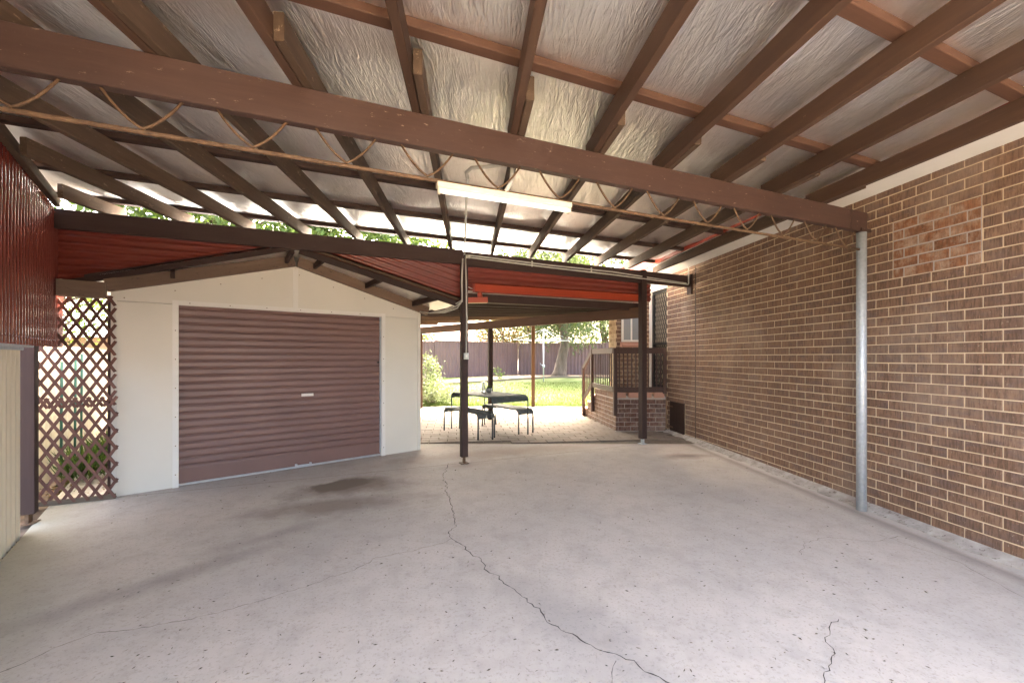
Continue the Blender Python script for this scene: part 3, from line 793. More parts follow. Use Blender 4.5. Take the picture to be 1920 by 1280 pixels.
# gutter and downpipe elbow
gut = thing('gutter', 'bright red box gutter slung under the corrugated valance', 'gutter', TN(2, 3.2, 2.41)[:])
m = MB(); L = 2.93
m.box(0, L, -.05, -.046, .0, .105); m.box(0, L, .046, .05, 0, .12); m.box(0, L, -.046, .046, 0, .004); m.box(0, .004, -.046, .046, .004, .105); m.box(L-.004, L, -.046, .046, .004, .105); m.box(0, L, -.058, -.05, .093, .105)
m.build('trough', M['redtrim'], gut, mw=frame(TN(.79, 3.225, 2.41), TN(3.72, 3.225, 2.42)-TN(.79, 3.225, 2.41)))
a_ = TN(.88, 3.225, 2.415); tube('outlet', [a_, a_+Vector((0, 0, -.05)), a_+Vector((.01, .01, -.09))], .035, M['redtrim'], gut, 12)
beam('downpipe_elbow', TN(.98, 3.2, 2.265), TN(.70, 3.235, 2.25), .1, .075, M['redtrim'], gut)

# ------------------------------------------------------------------ patio roof behind
pr = thing('patio_roof', 'low brown timber patio roof over the paved area behind the carport', 'pergola', TN(2, 6)[:])
def prz(n, t): return 2.335+.05*(n-3.3)*min(1, max(0, (t-.6)/3.6))
pA = Vector((2.125, 6.94, 0)); pB = Vector((-2.62, 11.88, 0))
beam('beam', Vector((pA.x-.03, pA.y+.03, 2.145)), Vector((pB.x, pB.y, 2.15)), .06, .175, M['patio_wood'], pr)
js = [3.34]+[3.8+.45*i for i in range(14)]
def pleft(n): return .42-.26*(n-4.13)
def pend(t): return float(np.interp(t, (.6, .9, 2.5, 4.3, 5.6), (10.3, 10.2, 9.15, 8.55, 8.0)))
def pright(n): return min(3.75+.42*(n-3.3), float(np.interp(n, (8.0, 8.55, 9.15, 10.2), (5.5, 4.3, 2.5, 1.0))))
for n in js:
    beam('joist', TN(pleft(n), n, prz(n, pleft(n))-(.05 if n < 3.5 else 0)), TN(pright(n), n, prz(n, pright(n))-(.05 if n < 3.5 else 0)), .045, .12, M['patio_wood'] if n > 6.5 else M['dark_wood'], pr)
v = []; f = []; k = 0
for j in range(281):
    t = -1.2+6.74*j/280
    for n in (max(3.24, 3.3+(t-3.75)/.42, 4.13+(.42-t)/.26), max(pend(t), 4.13+(.42-t)/.26)+.06):
        v.append(TN(t, n, prz(n, t)+.135+.01*math.sin(j*1.2)))
    if j: f.append((2*j-2, 2*j, 2*j+1, 2*j-1))
meshobj('roof_sheet', v, f, M['white'], pr, True)
for (x, y, z1, m_) in ((-.49, 9.64, 2.145, 'dark_wood'), (.6, 12.12, 2.62, 'orange_wood'), (-2.53, 11.8, 2.145, 'patio_wood')):
    post('post', x, y, gz(y), z1, .1, M[m_], pr, RZ if m_ != 'orange_wood' else 0)

# ------------------------------------------------------------------ shed
S0 = Vector((-4.16, 4.43, 0)); US = Vector((1.3, 1, 0)).normalized(); NSH = Vector((US.y, -US.x, 0))
def SP(s, o=0., z=0.): p = S0+US*s+NSH*o; return Vector((p.x, p.y, z))
shed = thing('shed', 'cream gabled shed with a brown roller door', 'shed', SP(1.7, -2)[:])
WS_, ZE, ZA, SC = 3.47, 2.19, 2.665, 1.735
SM = frame(SP(0), US)      # local x along front, y = -NSH... local y = z cross x
# local +y = (-US.y, US.x) = -NSH (into the shed)
D0, D1, DZ = .551, 2.86, 2.085
def spoly(name, pts, d0, d1, mat, parent):
    n = len(pts); v_ = [(x, d0, z) for x, z in pts]+[(x, d1, z) for x, z in pts]
    f_ = [tuple(range(n)), tuple(range(2*n-1, n-1, -1))]+[(i, n+i, n+(i+1) % n, (i+1) % n) for i in range(n)]
    return meshobj(name, v_, f_, mat, parent, mw=SM)
g0 = gz(4.43)-.05
def zg(s): return ZA-(ZA-ZE)*abs(s-SC)/SC
spoly('wall_panel', [(0, g0), (D0-.04, g0), (D0-.04, 2.09), (0, 2.09)], 0, .06, M['cream'], shed)
spoly('wall_panel', [(D1+.04, g0), (WS_, g0), (WS_, 2.09), (D1+.04, 2.09)], 0, .06, M['cream'], shed)
spoly('gable_panel', [(0, 2.094), (D0-.04, 2.094), (D0-.04, DZ+.04), (SC-.002, DZ+.04), (SC-.002, ZA), (0, ZE)], 0, .06, M['cream'], shed)
spoly('gable_panel', [(SC+.002, DZ+.04), (D1+.04, DZ+.04), (D1+.04, 2.094), (WS_, 2.094), (WS_, ZE), (SC+.002, ZA)], 0, .06, M['cream'], shed)
for nm, x0, x1, z0, z1, dd in (('cover_strip', SC-.03, SC+.03, DZ+.05, ZA-.03, -.006), ('corner_strip', WS_-.045, WS_+.004, g0, ZE-.02, -.008), ('corner_strip', -.004, .04, g0, ZE-.01, -.008),
        ('door_trim', D0-.055, D0, g0+.05, DZ+.05, -.02), ('door_trim', D1, D1+.055, g0+.05, DZ+.05, -.02), ('door_trim', D0, D1, DZ, DZ+.05, -.018)):
    spoly(nm, [(x0, z0), (x1, z0), (x1, z1), (x0, z1)], dd, .055 if 'trim' in nm else .002, M['white'] if nm != 'corner_strip' else M['cream'], shed)
dm = MB()
nl = MB()
for s in list(np.arange(.1, 3.4, .42)): nl.add(tubev([(s, -.003, zg(s)-.09), (s, -.007, zg(s)-.09)], .006, 6))
for z in np.arange(.2, 2.1, .32):
    for s in (D0-.028, D1+.028): nl.add(tubev([(s, -.02, z), (s, -.024, z)], .006, 6))
for s in np.arange(D0+.1, D1, .38): nl.add(tubev([(s, -.018, DZ+.025), (s, -.022, DZ+.025)], .006, 6))
tag(nl.build('nail_heads', M['rust'], shed, mw=SM), kind='stuff')
# roller door curtain
v = []; f = []; per = .0845; z0 = gz(5.4)+.0; prof = []
z = z0+.17
prof = [(z0+.02, .036), (z0+.165, .036)]
while z < DZ+.02:
    for q_ in range(14): prof.append((z+per*q_/14, .032+.017*math.exp(-((q_/14-.5)/.13)**2)))
    z += per
for i, (zz, o) in enumerate(prof):
    for s in (D0, D1): v.append((s, o, zz))
    if i: f.append((2*i-2, 2*i-1, 2*i+1, 2*i))
dr = meshobj('roller_door', v, f, M['door'], shed, True, mw=SM)
# bottom follows the sloping slab
v_ = [(D0, .03, gz(4.78)-.01), (D1, .03, gz(6.18)-.01), (D1, .03, gz(6.18)+.19), (D0, .03, gz(4.78)+.19)]
meshobj('bottom_panel', v_, [(0, 1, 2, 3)], M['door'], dr, mw=SM)
sa = Vector((D0, .02, gz(4.78)+.006)); sb = Vector((D1, .02, gz(6.18)+.006)); v_, f_ = prism((sb-sa).length, .03, .022); meshobj('bottom_rail', v_, f_, M['lightsteel'], dr, mw=SM @ frame(sa, sb-sa))
xm = 1.83; zm = gz(5.6)
m = MB()
for dx in (-.085, .085): m.box(xm+dx-.012, xm+dx+.012, -.012, .028, zm+.02, zm+.055)
m.box(xm-.075, xm+.075, -.02, -.008, zm+.03, zm+.045); m.build('door_handle', M['lightsteel'], dr, mw=SM)
m = MB(); m.box(xm-.02, xm+.125, .02, .0325, .995, 1.03); m.build('door_badge', M['white'], dr, mw=SM)
m = MB(); m.box(D1-.016, D1-.002, .005, .03, z0+.06, DZ-.002); m.build('door_track', M['galv'], dr, mw=SM)
m = MB(); m.add(tubev([(D1-.04, .03, 1.43), (D1-.04, .0, 1.43)], .012, 10)); m.build('door_lock', M['rubber'], dr, mw=SM)
# side walls
spoly('side_wall', [(0.01, g0), (.06, g0), (.06, ZE), (.01, ZE)], .062, 5, M['cream'], shed); spoly('side_wall', [(WS_-.06, g0), (WS_-.01, g0), (WS_-.01, ZE), (WS_-.06, ZE)], .062, 5, M['cream'], shed)
spoly('back_wall', [(0, g0), (WS_, g0), (WS_, ZE), (SC, ZA), (0, ZE)], 5.0, 5.05, M['cream'], shed)
# barge boards on the wall plane and outer edge under the carport beam
def bz(s): return 2.795-.28*abs(s-SC)
def sbeam(name, s0, s1, zf, o, w_, h, mat, parent): return beam(name, SP(s0, o, zf(s0)-h), SP(s1, o, zf(s1)-h), w_, h, mat, parent)
sbeam('inner_barge', -.02, SC-.005, bz, .04, .07, .13, M['brownbarge'], shed); sbeam('inner_barge', SC+.005, 3.56, bz, .04, .07, .13, M['brownbarge'], shed)
sbeam('eave_box', -.38, -.03, lambda s: 2.26, .06, .12, .16, M['brownbarge'], shed)
def oz(t): return AZ-SL*abs(t-AP)
beam('outer_barge', TN(tl(3.2)+.15, 3.215, oz(tl(3.2)+.15)-.065), TN(AP, 3.215, oz(AP)-.065), .03, .06, M['dark_wood'], shed)
beam('outer_barge', TN(AP+.01, 3.215, oz(AP)-.115), TN(.60, 3.215, oz(.6)-.115), .03, .075, M['dark_wood'], shed)
beam('barge_capping', TN(AP+.01, 3.19, oz(AP)-.032), TN(.60, 3.19, oz(.6)-.032), .03, .03, M['rafter_old'], shed)
# overhang joists and foil underside, one sheet either side of the ridge
def sto(s):                                   # offset of the outer edge from the wall, in front of it
    return .062+.26*s
for s in (.5, 1.62, 1.95, 2.62, 3.32):
    o1 = sto(s)
    if o1 > .12: beam('overhang_joist', SP(s, .08, bz(s)-.085), SP(s, o1-.03, oz((SP(s, o1)-O).dot(D))-.10), .04, .075, M['dark_wood'], shed)
def roofside(s0, s1, name, dz, mat, back):
    v = []; f = []; ns = 24; no = 10
    for i in range(ns+1):
        s = s0+(s1-s0)*i/ns
        for j in range(no+1):
            o1 = sto(s); zo = oz((SP(s, o1)-O).dot(D))
            if back: o = -5.2*(j/no); z = bz(s)
            else: o = o1*(j/no); z = bz(s)+(zo-bz(s))*(j/no)
            v.append(SP(s, o, z+dz+(random.gauss(0, .002) if mat is M['foil'] else 0)))
    for i in range(ns):
        for j in range(no):
            q = i*(no+1)+j; f.append((q, q+1, q+no+2, q+no+1))
    return meshobj(name, v, f, mat, shed, True)
for s0_, s1_ in ((-.2, SC), (SC, 3.72)):
    roofside(s0_, s1_, 'foil_lining', -.005, M['foil'], False); roofside(s0_, s1_, 'roof_sheet', .02, M['dark_wood'], False); roofside(s0_, s1_, 'roof_sheet', .02, M['lightsteel'], True)

# ------------------------------------------------------------------ lattice screen
lat = thing('lattice_screen', 'brown diamond timber lattice screen between the post and the cream shed', 'lattice', (-4.4, 4.3, gz(4.3)))
LA = Vector((-4.66, 4.15, 0)); LB = Vector((-4.09, 4.40, 0)); ld = (LB-LA).normalized(); LL = (LB-LA).length
LM = frame(LA+Vector((0, 0, 0)), ld)
def lattice_panel(z0, z1, u0, u1, y):
    sp_ = .105; sl_ = 1.62
    for sgn in (-1, 1):
        k = -60
        while k < 60:
            k += 1
            c = k*sp_
            # line: u = c + sgn*(z-z0)/sl_
            ts = sorted(((u0-c)*sgn*sl_+z0, (u1-c)*sgn*sl_+z0)); za, zc = max(z0, ts[0]), min(z1, ts[1])
            if zc-za < .05: continue
            e_ = random.uniform(-.004, .004)
            pa = Vector((c+sgn*(za-z0)/sl_, y+.006*sgn, za)); pb = Vector((c+sgn*(zc-z0)/sl_, y+.006*sgn, zc))
            v_, f_ = prism((pb-pa).length, .028, .007, .0015); meshobj('slat', v_, f_, M['lattice'], lat, mw=LM @ frame(pa, pb-pa, (0, 1, 0)))
lattice_panel(1.0, 2.13, .03, LL+.0, 0.0); lattice_panel(gz(4.2)+.02, 1.1, .0, LL+.02, -.02)
beam('bottom_plate', LA+Vector((0, 0, gz(4.15)+.0)), LB+Vector((0, 0, gz(4.4)+.0)), .03, .05, M['edging'], lat)
post('corner_post', -4.24, 4.52, gz(4.5), 2.15, .06, M['dark_wood'], lat, .6)

# ------------------------------------------------------------------ fences
cf = thing('cream_fence', 'cream corrugated steel boundary fence beside the dark post', 'fence', LP(2, .07)[:])
vsheet('sheet', LP(-3, .075), LP(3.6, .075), lambda s: -.15, lambda s: 1.57, M['creamfence'], cf, .11, .012, True)
beam('top_rail', Vector((*LP(-3, .075)[:2], 1.56)), Vector((*LP(3.6, .075)[:2], 1.56)), .035, .03, M['galv'], cf)
cf2 = thing('cream_panel_fence', 'cream panel fence behind the lattice with green stakes', 'fence', LP(6, .3)[:])
vsheet('sheet', LP(3.95, .28), LP(13, .28), lambda s: 0, lambda s: 1.62, M['creamfence'], cf2, .2, .012, True)
beam('top_rail', Vector((*LP(3.9, .28)[:2], 1.61)), Vector((*LP(13, .28)[:2], 1.61)), .05, .04, M['creamfence'], cf2)
for i, y in enumerate((5.35, 6.0, 6.35)):
    q = LP(y, .20); o = tag(tube('garden_stake', [(q.x, q.y, gz(y)-.02), (q.x+.01, q.y, 1.45+.05*i)], .014, M['stake'], None, 8), 'thin green garden stake standing against the cream fence behind the lattice', 'stake', 'green stakes behind the lattice')
def vfence(name, pts, h, label, group=None, stepped=0):
    t = thing(name, label, 'fence', pts[0], group)
    for a_, b_ in zip(pts[:-1], pts[1:]):
        a_, b_ = V2(a_), V2(b_); L = (b_-a_).length; n = max(1, round(L/2.36))
        for i in range(n):
            p = a_.lerp(b_, i/n); q = a_.lerp(b_, (i+1)/n); zz = min(gz(p.y), gz(q.y))
            vsheet('panel', p, q, zz-.05, zz+h, M['fencebrown'], t, .2, .016, True)
            beam('cap_rail', Vector((p.x, p.y, zz+h-.02)), Vector((q.x, q.y, zz+h-.02)), .05, .045, M['fencebrown'], t)
            post('fence_post', p.x, p.y, zz-.05, zz+h+.02, .06, M['fencebrown'], t, 0)
    return t
vfence('steel_fence', [(-12, 15.5, 0), (-3.75, 20.8, 0), (.34, 25, 0)], 1.82, 'brown ribbed steel fence along the mulch bed below the tiled roof')
vfence('steel_fence', [(.4, 25.05, 0), (12, 23.5, 0)], 1.8, 'brown ribbed steel fence behind the drooping tree')

# ------------------------------------------------------------------ lamp and wiring
lamp = thing('fluorescent_lamp', 'lit fluorescent batten lamp hung under the rusty truss rod', 'lamp', TN(.05, -.01, 2.45)[:])
ta, tb = -.475, .41
beam('lamp_body', TN(ta, -.01, 2.478), TN(tb, -.01, 2.478), .05, .033, M['lampbody'], lamp)
tube('lamp_tube', [TN(ta+.02, -.02, 2.459), TN(tb-.02, -.02, 2.459)], .013, M['tube'], lamp, 14)
for t in (ta+.005, tb-.02): beam('lamp_holder', TN(t, -.015, 2.443), TN(t+.015, -.015, 2.443), .036, .036, M['lampbody'], lamp)
cdt = thing('roof_conduit', 'grey conduit running from the lamp along the foil to the dark beam', 'conduit', TN(0, 1, 2.8)[:])
ca = Vector((-.345, 3.3, 2.885)); cb = Vector((-.632, 5.70, 2.962))
tube('pipe', [ca, cb, Vector((-.636, 5.715, 2.93)), Vector((-.636, 5.716, 2.87))], .0105, M['conduit'], cdt, 8)
lp_ = TN(-.05, 0, 2.51)
tube('flexible_conduit', [ca, ca+Vector((-.0, -.08, .01)), ca+Vector((.05, -.18, -.0)), ca+Vector((.16, -.24, -.02)), lp_+Vector((.02, .25, .30)), lp_+Vector((.05, .12, .22)), lp_+Vector((.04, .03, .08)), lp_], .014, M['conduit'], cdt, 8)
bcd = thing('beam_conduit', 'pair of pale conduits clipped along the dark beam to the brick wall', 'conduit', TN(2, 3.05, 2.8)[:])
jb = TN(.66, 3.075, 2.855)
tube('pipe', [TN(.68, 3.075, 2.875), TN(1.9, 3.075, 2.845), TN(3.0, 3.075, 2.835), TN(4.52, 3.075, 2.76)], .010, M['conduit'], bcd)
tube('pipe', [TN(.68, 3.07, 2.845), TN(1.9, 3.07, 2.81), TN(3.0, 3.07, 2.79), TN(4.56, 3.07, 2.74), TN(4.57, 3.07, 2.76), TN(4.57, 3.07, 3.06)], .010, M['conduit'], bcd)
for t in (1.6, 2.6): beam('pipe_clip', TN(t, 3.06, 2.80-.012*(t-1.5)), TN(t+.02, 3.06, 2.80-.012*(t-1.5)), .012, .08, M['conduit'], bcd)
lathe('junction_box', [(.001, -.02), (.033, -.02), (.033, .02), (.001, .021)], M['conduit'], bcd, jb)
sw = thing('switch_box', 'pale outdoor switch box on the dark post with conduit above', 'switch', (p1.x, p1.y-.06, 1.5))
fdir = -N
sq = p1+fdir*.06+D*.012
beam('switch_case', Vector((sq.x, sq.y, 1.475))-D*.03+fdir*.0, Vector((sq.x, sq.y, 1.475))+D*.03, .035, .085, M['switch'], sw)
beam('switch_rocker', Vector((sq.x, sq.y, 1.50))-D*.012+fdir*.02, Vector((sq.x, sq.y, 1.50))+D*.012+fdir*.02, .01, .034, M['white'], sw)
tube('pipe', [Vector((sq.x, sq.y, 1.56)), Vector((sq.x+.008, sq.y, 2.0)), Vector((sq.x+.0, sq.y, 2.5)), Vector((sq.x-.01, sq.y, 2.85))], .0095, M['conduit'], sw)
cab = thing('slung_cable', 'bundle of pale cables looping from the shed eave to the dark post', 'cable', (-1, 6, 2.3))
ea = p1+fdir*.055-D*.03; ea.z = 2.24; eb = SP(3.42, .1, 2.19)
for i in range(3):
    dz_ = -.035*i
    tube('cable', [Vector((ea.x-.003*i, ea.y, 2.82)), Vector((ea.x-.014-.003*i, ea.y, 2.5)), Vector((ea.x-.012, ea.y, 2.27+dz_*.3)), ea.lerp(eb, .12)+Vector((0, 0, .005+dz_)), ea.lerp(eb, .4)+Vector((0, 0, -.055+dz_*.5)), ea.lerp(eb, .75)+Vector((0, 0, -.05)), eb], .0085, M['conduit'], cab, 6)

# ------------------------------------------------------------------ table and benches
def furniture(name, label, cat, cx, cy, L, W, H, rad, group=None, nsl=5):
    tdir = Vector((-.604, .797, 0)); t = thing(name, label, cat, (cx, cy, G+.012), group); z0 = G+.012
    B = frame((cx, cy, z0), tdir)
    def path(zlow, r):
        pts = [(-L/2, zlow)]
        for q in np.linspace(0, math.pi/2, 7): pts.append((-L/2+r-r*math.cos(q), H-r+r*math.sin(q)))
        for q in np.linspace(math.pi/2, 0, 7): pts.append((L/2-r+r*math.cos(q), H-r+r*math.sin(q)))
        return pts+[(L/2, zlow)]
    for s in (-1, 1):
        pts = [B @ Vector((x, s*(W/2-.012), z-.014)) for x, z in path(.02, rad)]
        tube('side_frame', pts, .0135, M['table'], t, 8)
        for e_ in (-1, 1): tube('foot_cap', [B @ Vector((e_*L/2, s*(W/2-.012), 0)), B @ Vector((e_*L/2, s*(W/2-.012), .03))], .0145, M['rubber'], t, 8)
    sw_ = (W-.03)/nsl
    pp_ = path(H-rad-.01, rad)
    for i in range(nsl):
        y0 = -W/2+.015+i*sw_+.003; y1 = y0+sw_-.006; v_ = []; f_ = []
        for k, (x, z) in enumerate(pp_):
            for yy in (y0, y1): v_.append(B @ Vector((x, yy, z)))
            zz = z-.006
            for yy in (y0, y1): v_.append(B @ Vector((x*.992, yy, zz)))
            if k:
                a_ = 4*k-4; b_ = 4*k
                f_ += [(a_, a_+1, b_+1, b_), (a_+2, b_+2, b_+3, a_+3), (a_, b_, b_+2, a_+2), (a_+1, a_+3, b_+3, b_+1)]
        meshobj('slat', v_, f_, M['table'], t)
    for e_ in (-1, 1):
        pa = B @ Vector((e_*(L/2-.05), -W/2+.015, H-.05)); pb = B @ Vector((e_*(L/2-.05), W/2-.015, H-.05)); tube('cross_bar', [pa, pb], .01, M['table'], t, 6)
    return t
TX, TY = -.45, 8.06
furniture('garden_table', 'dark grey metal garden table with rounded ends', 'table', TX, TY, 1.42, .80, .72, .1, nsl=6)
wv = Vector((.797, .604, 0))
furniture('garden_bench', 'dark grey metal bench on the shed side of the garden table', 'bench', TX-wv.x*.44, TY-wv.y*.44, 1.2, .36, .45, .09, 'benches at the garden table', 4)
furniture('garden_bench', 'dark grey metal bench on the lawn side of the garden table', 'bench', TX+wv.x*.43, TY+wv.y*.43, 1.2, .36, .45, .09, 'benches at the garden table', 4)
tz = G+.012+.721
# jar: px 907, pot: px 919
v = []
prof = [(.026, 0), (.043, .002), (.04, .06), (.034, .13), (.03, .17), (.033, .2), (.037, .215)]
o = lathe('glass_jar', prof, M['jar'], None, (-.545, 8.17, tz), 20); tag(o, 'tall ribbed grey glass jar on the garden table', 'jar')
me = o.data
for vt in me.vertices:
    a_ = math.atan2(vt.co.y, vt.co.x); k = 1+.05*math.sin(a_*10); vt.co.x *= k; vt.co.y *= k
pt = thing('potted_plant', 'small succulent in a grey faceted pot on the garden table', 'plant', (-.44, 8.12, tz))
lathe('pot', [(.03, 0), (.036, .0), (.062, .05), (.058, .09), (.052, .09), (.048, .07)], M['pot'], pt, (-.44, 8.12, tz), 8)
mb = MB()
for i in range(26):
    a_ = random.uniform(0, 6.28); el = random.uniform(.5, 1.5); L = random.uniform(.04, .085)
    d = Vector((math.cos(a_)*math.cos(el), math.sin(a_)*math.cos(el), math.sin(el))); s = d.orthogonal().normalized()*.011
    b0 = Vector((-.44+random.gauss(0, .012), 8.12+random.gauss(0, .012), tz+.07))
    n0 = len(mb.v); mb.v += [tuple(b0), tuple(b0+d*L*.55+s), tuple(b0+d*L), tuple(b0+d*L*.55-s)]; mb.f.append((n0, n0+1, n0+2, n0+3))
mb.build('leaves', M['leaf'], pt)

# ------------------------------------------------------------------ clothesline
CX, CY = 1.42, 19.2; cg = gz(CY)
cl = thing('rotary_clothesline', 'grey steel rotary clothesline standing on the lawn', 'clothesline', (CX, CY, cg))
tube('mast', [(CX, CY, cg-.05), (CX, CY, cg+1.1), (CX, CY, 2.78)], [.028, .028, .022], M['lightsteel'], cl, 10)
lathe('winder', [(.03, 0), (.06, .01), (.06, .12), (.03, .14)], M['galv'], cl, (CX, CY, cg+.62), 12)
tube('crank', [(CX, CY-.05, cg+.72), (CX-.12, CY-.1, cg+.75), (CX-.16, CY-.1, cg+.83)], .012, M['galv'], cl, 6)
tips = []
for i in range(4):
    a_ = .35+i*math.pi/2; tip = Vector((CX+1.45*math.cos(a_), CY+1.45*math.sin(a_), 2.28)); tips.append(tip)
    tube('arm', [(CX, CY, 2.22), tip], .016, M['lightsteel'], cl, 6); tube('stay', [(CX, CY, 2.76), tip], .006, M['lightsteel'], cl, 5)
for k in (.35, .55, .75, .97):
    pts = [Vector((CX, CY, 2.23)).lerp(t_, k) for t_ in tips]
    for i in range(4): tube('line', [pts[i], pts[(i+1) % 4]], .004, M['lightsteel'], cl, 4)

# ------------------------------------------------------------------ vegetation
def leaves(name, cen, size, mat, parent, dirs=None, asp=.45, jit=.35):
    n = len(cen); cen = np.asarray(cen, float)
    d = RNG.normal(size=(n, 3)) if dirs is None else np.asarray(dirs)+RNG.normal(size=(n, 3))*jit
    d /= np.linalg.norm(d, axis=1)[:, None]+1e-9; r = RNG.normal(size=(n, 3)); s = np.cross(d, r); s /= np.linalg.norm(s, axis=1)[:, None]+1e-9
    up = np.cross(s, d); L = (size*RNG.uniform(.6, 1.3, n))[:, None]
    vv = np.empty((n, 4, 3)); vv[:, 0] = cen; vv[:, 1] = cen+d*L*.5+s*L*asp*.5+up*L*.06; vv[:, 2] = cen+d*L; vv[:, 3] = cen+d*L*.5-s*L*asp*.5+up*L*.06
    me = bpy.data.meshes.new(name); me.vertices.add(4*n); me.vertices.foreach_set('co', vv.reshape(-1))
    me.loops.add(4*n); me.loops.foreach_set('vertex_index', np.arange(4*n, dtype=np.int32)); me.polygons.add(n)
    me.polygons.foreach_set('loop_start', np.arange(0, 4*n, 4, dtype=np.int32)); me.polygons.foreach_set('loop_total', np.full(n, 4, np.int32))
    me.materials.append(mat); me.update(calc_edges=True); me.validate()
    o = bpy.data.objects.new(name, me); link(o); reg(o, Matrix()); par(o, parent); return o
def clumps(c, rad, nc, nl, cr):
    pts = []
    u = RNG.normal(size=(nc, 3)); u /= np.linalg.norm(u, axis=1)[:, None]; rr = RNG.uniform(.35, 1, nc)**.5
    cc = np.array(c)+u*rr[:, None]*np.array(rad)
    for q in cc: pts.append(q+RNG.normal(size=(nl, 3))*cr*RNG.uniform(.6, 1.3))
    return np.concatenate(pts), cc
def tree(name, label, x, y, h, trunk_r, c, rad, nc, nl, cr, size, mat, group=None, asp=.5):
    t = thing(name, label, 'tree', (x, y, gz(y)), group); z0 = gz(y)
    P, cc = clumps(c, rad, nc, nl, cr)
    mb = MB(); top = Vector(c)-Vector((0, 0, rad[2]*.2))
    mid = Vector((x, y, z0)).lerp(top, .5)+Vector((random.uniform(-.2, .2), random.uniform(-.2, .2), 0))
    mb.add(tubev([(x, y, z0-.1), (x, y, z0+.25), mid, top], [trunk_r*1.5, trunk_r, trunk_r*.75, trunk_r*.35], 10))
    for q in cc[::max(1, nc//14)]:
        st = mid.lerp(top, random.random()); qv = Vector(q); mm = st.lerp(qv, .5)+Vector((0, 0, .25))
        mb.add(tubev([st, mm, qv], [trunk_r*.35, trunk_r*.2, trunk_r*.06], 6))
    mb.build('trunk', M['bark'], t, True); leaves('crown', P, size, mat, t, None, asp)
    return t
# drooping pepper tree on the right of the lawn
wt = thing('weeping_tree', 'large drooping grey green tree with a gnarled trunk by the brown fence', 'tree', (2.55, 22.2, gz(22.2)))
mb = MB(); bx, by, bz0 = 2.55, 22.2, gz(22.2)
mb.add(tubev([(bx-.1, by, bz0-.1), (bx-.05, by, bz0+.2), (bx+.05, by, bz0+.9), (bx+.2, by, bz0+1.7), (bx+.1, by, bz0+2.8), (bx+.3, by, bz0+4.5)], [.5, .36, .27, .23, .2, .1], 12))
ends = []
for i in range(26):
    a_ = random.uniform(0, 6.283); rr = random.uniform(1.2, 4.2); zt = random.uniform(3.4, 7.6); st = Vector((bx+.15, by, bz0+random.uniform(1.6, 4.2)))
    en = Vector((bx+.15+rr*math.cos(a_), by+rr*.75*math.sin(a_), bz0+zt-.28*rr)); md = st.lerp(en, .5)+Vector((0, 0, .7))
    mb.add(tubev([st, md, en], [.085, .06, .02], 6)); ends += [en, md.lerp(en, .5), md]
mb.build('trunk', M['bark'], wt, True)
cen = []; dr_ = []
for en in ends:
    for _ in range(16):
        p = Vector(en)+Vector((random.gauss(0, .5), random.gauss(0, .45), random.gauss(.05, .35))); Ls = random.uniform(.7, 2.3)
        if p.z-Ls < bz0+1.05: Ls = max(.3, p.z-bz0-1.05-random.uniform(0, .5))
        sway = Vector((random.gauss(0, .16), random.gauss(0, .16), -1))
        for k in range(22):
            q = p+sway*(Ls*k/22)+Vector((random.gauss(0, .06), random.gauss(0, .06), 0)); cen.append(q[:]); dr_.append((random.gauss(0, .7), random.gauss(0, .7), -.8))
leaves('crown', cen, .17, M['leaf_willow'], wt, dr_, .28, .2)
tree('leafy_tree', 'bright green leafy tree rising behind the shed roof', -8.3, 12.2, 8, .22, (-8.3, 12.2, 5.6), (3.4, 2.2, 2.8), 190, 85, .42, .2, M['leaf'])
tree('leafy_tree', 'green leafy tree seen over the carport beam beside the tall shed gable', -4.6, 14.5, 8, .2, (-4.9, 14.5, 5.6), (2.8, 2.0, 2.2), 140, 85, .42, .2, M['leaf'])
tree('leafy_tree', 'green tree beyond the lattice near the grey neighbour roof', -13.5, 12.5, 5, .15, (-13.5, 12.5, 3.6), (1.5, 1.4, 1.6), 45, 60, .3, .15, M['leaf'])
tree('shrub_tree', 'russet leaved shrub above the brown fence', -.6, 26.2, 4, .1, (-.55, 26.2, 3.1), (1.7, 1.0, 1.2), 55, 60, .28, .15, M['leaf_orange'])
tree('leafy_tree', 'small green tree at the end of the tiled roof', -5.3, 22.6, 3, .08, (-5.2, 22.6, 2.45), (1.0, .7, .6), 26, 55, .24, .13, M['leaf'])
tree('leafy_tree', 'tall pale green tree far behind the drooping tree', 7.5, 32, 12, .3, (6.5, 32, 7.5), (6.0, 2.5, 5.0), 190, 75, .65, .3, M['leaf_willow'])
tree('leafy_tree', 'mid green tree far behind the russet shrub', 1.6, 33, 12, .3, (1.6, 33, 6.6), (4.2, 2.5, 4.6), 150, 75, .6, .3, M['leaf_willow'])
def shrub(name, label, x, y, rad, h, nc, nl, size, mat, asp=.4):
    t = thing(name, label, 'shrub', (x, y, gz(y))); z0 = gz(y)
    P, cc = clumps((x, y, z0+h*.55), (rad, rad*.8, h*.5), nc, nl, .1); P = P[P[:, 2] > z0+.01]
    mb = MB()
    for q in cc[::3]: mb.add(tubev([(x+random.uniform(-.1, .1), y+random.uniform(-.1, .1), z0), tuple(q)], [.014, .004], 5))
    mb.build('stem', M['bark'], t); leaves('foliage', P, size, mat, t, None, asp); return t
shrub('garden_shrub', 'upright variegated shrub with pale flowers behind the shed corner', -2.85, 13.6, .55, 1.35, 46, 46, .085, M['leaf_pale'])
shrub('low_shrub', 'low mound of pale strappy leaves at the edge of the paving', -2.35, 12.75, .62, .62, 42, 50, .12, M['leaf_pale'], .16)
shrub('seedling', 'thin young green plant beside the fence bed', -.6, 19.5, .18, .9, 10, 16, .09, M['leaf'])
